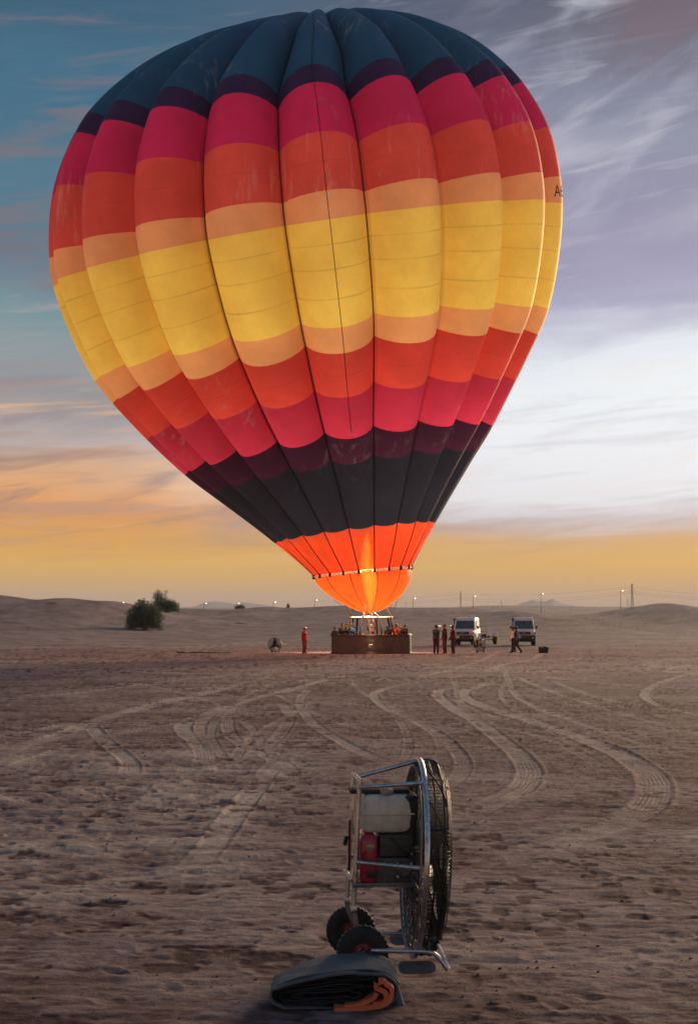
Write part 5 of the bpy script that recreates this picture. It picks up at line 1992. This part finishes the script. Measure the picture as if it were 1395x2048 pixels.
    for s_ in (-1, 1):
        MB().tube([(s_ * .72, -.5, 2.13), (s_ * .715, 2.3, 2.14)], .018, 6).build('roof_gutter', M['white_paint'], v)
    return v


M['side_glass'] = material('pale_side_glass', (0.30, 0.27, 0.24), 0.08, 0, 0.2, 1.0, spec=0.9)
vd = 122.0
x1, x2 = (936 - 697.5) / F * vd, (1052 - 697.5) / F * vd
v1 = make_van('white van with trailer hitched behind it, the one beside the trio of crew', (x1, vd + 2.5, gz(x1, vd + 1)), R(-11))
v2 = make_van('white van parked alone at the right behind the striding person', (x2, vd + 2.5, gz(x2, vd + 1)), R(-5.5))

for v_ in (v1, v2):
    v_.scale = (1.06, 1.03, 1.03)

# ------------------------------------------------------------------ open trailer behind the first van
td_ = 131.0
tx_ = (966 - 697.5) / F * td_
tr = thing('trailer', 'open balloon trailer with bare frame and fat tyres behind the left white van', 'trailer', (tx_, td_, gz(tx_, td_)), R(-11))
for s_ in (-.55, .55):
    MB().box((s_, .2, .62), (.10, 3.6, .12), .02).build('chassis_rail', M['galv'], tr)
for y_ in (-1.5, -.5, .6, 1.9):
    MB().box((0, y_, .62), (1.1, .08, .09), .015).build('cross_member', M['galv'], tr)
MB().tube([(-.9, 0, .40), (.95, 0, .40)], .06, 10).build('axle', M['white_paint'], tr)
for s_ in (-1, 1):
    w = MB().lathe([(.22, s_ * .80), (.38, s_ * .78), (.46, s_ * .82), (.475, s_ * .90), (.475, s_ * 1.06), (.46, s_ * 1.12), (.38, s_ * 1.16), (.22, s_ * 1.14)], 32, 'X', (0, 0, .475), closed=True).build('wheel', M['rubber'], tr)
    MB().lathe([(0, s_ * 1.10), (.08, s_ * 1.10), (.10, s_ * 1.04), (.20, s_ * 1.04), (.235, s_ * 1.15)], 22, 'X', (0, 0, .475)).build('rim', M['grey_rim'], w)
    mb = MB()
    pr = [(-.62, .72), (-.52, .98), (-.30, 1.06), (.30, 1.06), (.52, .98), (.62, .72)]
    pr2 = [(a_ * .95, b_ - .035) for a_, b_ in pr]
    mb.prism(pr + pr2[::-1], 'X', s_ * .74, s_ * 1.20)
    mb.build('mudguard', M['white_paint'], tr)
MB().tube([(-.55, -1.5, .68), (-.55, -1.5, 1.55), (.35, -1.5, 1.55), (.35, -1.5, .68)], .03, 8).build('front_rail', M['galv'], tr)
MB().tube([(-.55, -1.5, 1.15), (.35, -1.5, 1.15)], .022, 8).build('front_rail', M['galv'], tr)
MB().tube([(-.50, -1.6, .62), (0, -3.1, .58), (.50, -1.6, .62)], .045, 8).build('drawbar', M['galv'], tr)
mb = MB().lathe([(.0, .0), (.16, 0), (.16, .42), (.0, .42)], 14, 'Z', (-.3, -1.0, .68))
mb.box((.1, -.8, .78), (.35, .5, .24), .04)
mb.build('winch', M['black'], tr)
MB().tube([(.35, .1, .75), (.75, .3, .62), (.9, .0, .55)], .03, 6).build('hose', M['black'], tr)

# ------------------------------------------------------------------ bag and dark sheet on the sand
bd = 96.5
bx_ = (1084 - 697.5) / F * bd
bag = thing('canvas_bag', 'dark slumped canvas bag lying on the sand at the right', 'bag', (bx_, bd, gz(bx_, bd)), R(8))
bm = bmesh.new()
bmesh.ops.create_cube(bm, size=1)
bmesh.ops.subdivide_edges(bm, edges=bm.edges[:], cuts=7, use_grid_fill=True)
for q_ in bm.verts:
    c_ = q_.co.copy()
    sx = 1 - .25 * abs(c_.z) - .12 * abs(c_.y)
    top_ = .36 + .05 * math.sin(c_.x * 7) + .05 * abs(c_.x) * 2
    q_.co = Vector((c_.x * .60 * sx, c_.y * .38 * (1 - .2 * abs(c_.x)), (c_.z + .5) * top_ + .02 * (vnoise(c_.x * 5, c_.y * 5 + c_.z * 4, 2) - .5)))
mb = MB()
mb.bm(bm)
mb.build('bag_body', M['bag'], bag, True, 180)
for y_ in (-.12, .12):
    MB().tube([(-.16, y_, .34), (-.10, y_ * .6, .44), (.10, y_ * .6, .43), (.16, y_, .34)], .014, 6).build('handle', M['bag'], bag)
MB().tube([(.27, -.1, .28), (.34, -.04, .33), (.33, .08, .22)], .03, 6).build('end_strap', M['bag'], bag)

sheet = MB()
sd0 = 97.0
xs = np.linspace((356 - 697.5) / F * sd0, (462 - 697.5) / F * sd0, 34)
for i, x in enumerate(xs):
    w_ = .42 * (1 - abs(i / 33 - .35) * 1.1) + .08
    for j in range(6):
        t_ = j / 5
        hgt = .02 + (.14 * (vnoise(i * .45, j * .8, 1)) * math.sin(PI * t_)) * (1 - .6 * i / 33)
        sheet.v.append((x, sd0 - w_ * (1 - t_) + .1 * math.sin(i * .6), gz(x, sd0) + hgt))
for i in range(33):
    for j in range(5):
        a = i * 6 + j
        sheet.f.append((a, a + 6, a + 7, a + 1)); sheet.m.append(0)
tag(sheet.build('dark_sheet', M['bag'], None, True, 180), 'long crumpled black sheet lying flat on the sand left of the lone small fan', 'sheet')

# ------------------------------------------------------------------ bushes


def bush(name, label, cat, px, py, d, w, h, n, leaf, mat, seed, shape='round', group=None, ln=(.16, .34), kids=True):
    rs = np.random.default_rng(seed)
    x = (px - 697.5) / F * d
    z = gz(x, d)
    t_ = thing(name, label, cat, (x, d, z), 0, group)
    st = MB()
    tips = []
    nb = 26 if shape == 'round' else 16
    for i in range(nb):
        a = rs.uniform(0, 2 * PI)
        sp = rs.uniform(.15, 1.0)
        L = h * rs.uniform(.55, .92)
        p0 = Vector((rs.normal() * .12, rs.normal() * .12, -.1))
        tip = Vector((math.cos(a) * sp * w * .45, math.sin(a) * sp * w * .4, L * (1 - .35 * sp ** 2)))
        mid = p0.lerp(tip, .5) + Vector((math.cos(a), math.sin(a), 0)) * w * .05
        st.tube([p0, mid, tip], [.05 * h / 3, .03 * h / 3, .008], 4)
        tips.append((p0, mid, tip))
    st.build('trunk', M['wood'], t_)
    fo = MB()
    clump = [(rs.uniform(0, 2 * PI), rs.uniform(0, 1), rs.uniform(.75, 1.12)) for _ in range(40)]
    for i in range(n):
        if shape == 'round':
            u, v_ = rs.uniform(0, 2 * PI), math.acos(1 - 1.55 * rs.random())
            lob = 1 + .17 * math.sin(u * 3 + seed) * math.sin(v_ * 2 + seed) + .12 * math.sin(u * 7 + v_ * 5) + .10 * math.sin(u * 13 - v_ * 9)
            r = (rs.random() ** .42) * lob
            sv_ = math.sin(v_) if math.cos(v_) > .05 else .97
            p = Vector((sv_ * math.cos(u) * w / 2 * r, sv_ * math.sin(u) * w / 2 * r * .9, h * .34 + math.cos(v_) * h * .64 * r))
            if p.z < -.1: p.z = abs(p.z) * .3
            d0 = (p - Vector((0, 0, h * .1))).normalized()
        else:
            b0, b1, b2 = tips[rs.integers(len(tips))]
            s_ = rs.uniform(.35, 1.08)
            p = b0.lerp(b1, s_ * 2) if s_ < .5 else b1.lerp(b2, (s_ - .5) * 2)
            p = p + Vector(rs.normal(0, .07 * h, 3)) * (1.1 - .4 * s_)
            d0 = (b2 - b0).normalized()
        dr = (d0 * .9 + Vector(rs.normal(0, .45, 3)) + Vector((0, 0, .35))).normalized()
        L = rs.uniform(*ln)
        sd = dr.cross(Vector(rs.normal(0, 1, 3))).normalized() * leaf
        q0 = len(fo.v)
        fo.v += [tuple(p - sd * .4), tuple(p + dr * L * .5 + sd), tuple(p + dr * L), tuple(p + dr * L * .45 - sd)]
        fo.f.append((q0, q0 + 1, q0 + 2, q0 + 3)); fo.m.append(0)
    fo.build('foliage', mat, t_, False, fix=False)
    return t_


bush('round_bush', 'large round dark green bush standing on the open sand before the dunes', 'bush', 290, 1266, 196, 4.3, 3.4, 24000, .028, M['leaf'], 3, ln=(.14, .42))
bush('broad_bush', 'low dark bush with dense crown spreading behind the dune crest', 'bush', 333, 1226, 266, 4.6, 2.2, 8000, .04, M['leaf_dark'], 5)
bush('feathery_bush', 'tall feathery bush with open forked branches above the low dark bush', 'bush', 320.5, 1222, 269, 3.2, 4.4, 1500, .035, M['leaf'], 8, 'open', ln=(.2, .5))
bush('leafy_bush', 'small sparse bush of separate round leaves showing above the big round bush', 'bush', 283, 1218, 264, 2.3, 1.7, 110, .13, M['leaf_dark'], 11, 'open', ln=(.18, .3))
bush('low_bush', 'small flat bush on the far dune crest left of the balloon', 'bush', 480, 1216, 352, 2.3, .9, 900, .05, M['leaf_dark'], 12)
bush('upright_bush', 'tiny upright shrub on the far dune crest nearest the balloon', 'bush', 576, 1214, 352, .6, .9, 260, .05, M['leaf_dark'], 14)

# dry branches on the slopes
for px, py, d, lab, sd in ((480, 1240, 246, 'dry broken branch lying on the dune slope right of the bushes', 1), (104, 1233, 236, 'dry curved branch lying on the left dune slope', 2)):
    rs = np.random.default_rng(sd)
    x = (px - 697.5) / F * d
    br = thing('dry_branch', lab, 'branch', (x, d, gz(x, d)))
    MB().tube([(-.9, 0, .05), (-.3, .1, .14), (.3, .0, .10), (.95, .1, .05)], [.03, .05, .06, .03], 6).build('stem', M['wood'], br)
    for i in range(5):
        a = rs.uniform(-.7, .7)
        MB().tube([(a, .03, .10), (a + rs.uniform(-.3, .3), rs.uniform(-.3, .3), .25 + .2 * rs.random())], [.03, .01], 5).build('twig', M['wood'], br)

# white scraps of litter
for px, py, lab, s_ in ((1165, 1265, 'white scrap of litter on the sand, the farther one right of the vans', .16), (1268, 1292, 'white scrap of litter on the sand nearest the right edge', .13), (1109, 1264, 'tiny white scrap of litter close beside the right van', .12), (952, 1893, 'small white chip lying on the sand right of the big fan foot', .012)):
    x, d = gpt(px, py)
    z = gz(x, d)
    mb = MB()
    mb.box((0, 0, .35), (1.6, 1.0, .5), .15, 2)
    mb.box((.5, .2, .75), (.7, .7, .4), .15, 2, rot=(.4, .3, .6))
    o = mb.build('litter', M['litter'])
    o.location = (x, d, z)
    o.scale = (s_, s_, s_)
    tag(o, lab, 'litter')

# ------------------------------------------------------------------ street lamps, pylons and wires far off
LG = 'lit street lamps along the far road'
M['lampglow'] = emitter('street_lamp_glow', (255, 232, 190), 9)


def street_lamp(label, px, top, d, base=None):
    x = (px - 697.5) / F * d
    zt = at(px, top, d).z
    zb = gz(x, d)
    h = zt - zb
    o = thing('street_lamp', label, 'street lamp', (x, d, zb), 0, LG)
    k = d / 750
    MB().tube([(0, 0, 0), (0, 0, h * .6), (0, 0, h - .1 * k)], [.16 * k, .12 * k, .09 * k], 8).build('pole', M['galv'], o)
    MB().tube([(0, 0, h - .12 * k), (.25 * k, 0, h + .12 * k), (.95 * k, 0, h + .14 * k)], .07 * k, 6).build('arm', M['galv'], o)
    hd_ = MB().box((1.05 * k, 0, h + .10 * k), (.95 * k, .4 * k, .16 * k), .04 * k).build('lamp_head', M['galv'], o)
    MB().box((1.1 * k, -.05 * k, h - .06 * k), (.62 * k, .30 * k, .16 * k), .04 * k).build('lamp', M['lampglow'], hd_)


for args in ((1080, 1187, 700, 'lit street lamp standing tall just right of the right van'), (1239, 1181, 800, 'lit street lamp left of the tallest pylon'),
             (945, 1192, 900, 'lit street lamp right of the pylon above the left van'), (825, 1196, 1000, 'lit street lamp right of the balloon mouth'),
             (546.5, 1204, 1000, 'lit street lamp over the dune left of the balloon'), (473.5, 1206, 1000, 'lit street lamp by the far flat bush'),
             (408, 1206.5, 1000, 'lit street lamp right of the feathery bush, beside a thin pylon'), (348.5, 1208, 1000, 'lit street lamp touching the right side of the low dark bush'),
             (294, 1206, 1000, 'faint lit street lamp between the big bush and the feathery bush'), (243.5, 1204.5, 900, 'lit street lamp peeping over the left dune'),
             (629, 1200, 1100, 'faint lit street lamp at the left edge of the balloon scoop')):
    street_lamp(args[3], args[0], args[1], args[2])

PG = 'power pylons on the far plain'


def pylon(label, px, top, d, arms=2, wid=1.0):
    x = (px - 697.5) / F * d
    zt = at(px, top, d).z
    zb = gz(x, d)
    h = zt - zb
    o = thing('pylon', label, 'pylon', (x, d, zb), R(14), PG)
    b0, b1 = h * .050 * wid, h * .022 * wid
    rr_ = h * .0038
    levels = [0, .16, .30, .43, .55, .66, .76, .85, .93, 1.0]

    def wd(t_):
        return b0 + (b1 - b0) * min(1, t_ / .7)
    lg = MB()
    for sx in (-1, 1):
        for sy in (-1, 1):
            MB().tube([(sx * wd(t_), sy * wd(t_), h * t_) for t_ in levels], rr_, 5).build('leg', M['galv'], o)
    for i in range(len(levels) - 1):
        t0, t1 = levels[i], levels[i + 1]
        for (ax, ay), (bx, by) in (((-1, -1), (1, -1)), ((1, -1), (1, 1)), ((1, 1), (-1, 1)), ((-1, 1), (-1, -1))):
            lg.tube([(ax * wd(t0), ay * wd(t0), h * t0), (bx * wd(t1), by * wd(t1), h * t1)], rr_ * .65, 4)
            lg.tube([(bx * wd(t0), by * wd(t0), h * t0), (ax * wd(t1), ay * wd(t1), h * t1)], rr_ * .65, 4)
            lg.tube([(ax * wd(t1), ay * wd(t1), h * t1), (bx * wd(t1), by * wd(t1), h * t1)], rr_ * .65, 4)
    lg.build('lattice', M['galv'], o)
    for t_ in (.66, .80)[:arms]:
        L = h * (.13 if t_ < .7 else .10)
        MB().tube([(-L, 0, h * t_), (0, 0, h * (t_ + .015)), (L, 0, h * t_)], rr_ * 1.0, 4).build('cross_arm', M['galv'], o)
        for s_ in (-1, 1):
            MB().tube([(s_ * L * .95, 0, h * t_), (s_ * L * .95, 0, h * (t_ - .035))], rr_ * 1.1, 4).build('insulator', M['galv'], o)
    return o


PY = [(920, 1183, 1700, 'lattice power pylon above the left white van'), (1262, 1168, 1400, 'tallest lattice power pylon left of the pointed dune'),
      (1001, 1200, 2600, 'short lattice power pylon between the two vans'), (1253, 1196, 2600, 'short lattice power pylon close left of the tallest one'),
      (810, 1203, 3200, 'faint distant power pylon just right of the balloon scoop'), (412, 1207.5, 2600, 'thin distant power pylon left of the far flat bush'), (483.5, 1203, 2400, 'thin distant power pylon behind the far flat bush')]
for p_ in PY:
    pylon(p_[3], p_[0], p_[1], p_[2])


def wire(label, pts, r):
    P_ = [Vector(p) for p in pts]
    tag(MB().tube(P_, r, 4).build('power_line', M['cable'], None), label, 'power line', 'power lines strung between the far pylons')


for k, (a, b_, c_, lab) in enumerate((((1180, 1193, 1173), (1180, 1196, 1180), 0, 'topmost power line'), ((1188, 1199, 1182), (1182, 1188, 1187), 0, 'middle power line'), ((1191, 1203, 1186), (1188, 1193, 1191), 0, 'lowest power line'))):
    n_ = 16

    def span(x0, d0, y0, x1, d1, y1, sag):
        A, B = at(x0, y0, d0), at(x1, y1, d1)
        return [A.lerp(B, i / n_) - Vector((0, 0, sag * 4 * (i / n_) * (1 - i / n_))) for i in range(n_ + 1)]
    wire(lab + ' spanning from the left pylon to the tallest pylon', span(920, 1700, a[0] + 8, 1262, 1400, a[2], 4.0 + k), .055)
    wire(lab + ' running from the tallest pylon out to the right', span(1262, 1400, a[2], 1560, 1250, b_[2] + 4, 4.0), .05)
    wire(lab + ' running from the left pylon towards the balloon', span(640, 1900, a[0] + 12, 920, 1700, a[0] + 8, 4.0), .055)

# ------------------------------------------------------------------ desert haze
hz = MB()
hz.box((0, 3500, 30.5), (16000, 9800, 76))
hm = bpy.data.materials.new('haze')
hm.use_nodes = True
t = hm.node_tree
t.nodes.clear()
pv = N(t, 'ShaderNodeVolumePrincipled')
pv.inputs['Color'].default_value = (0.80, 0.86, 0.95, 1)
pv.inputs['Density'].default_value = 0.00012
pv.inputs['Anisotropy'].default_value = 0.1
o_ = N(t, 'ShaderNodeOutputMaterial')
t.links.new(pv.outputs[0], o_.inputs['Volume'])
ho = hz.build('haze', hm, None, False)
tag(ho, kind='stuff')
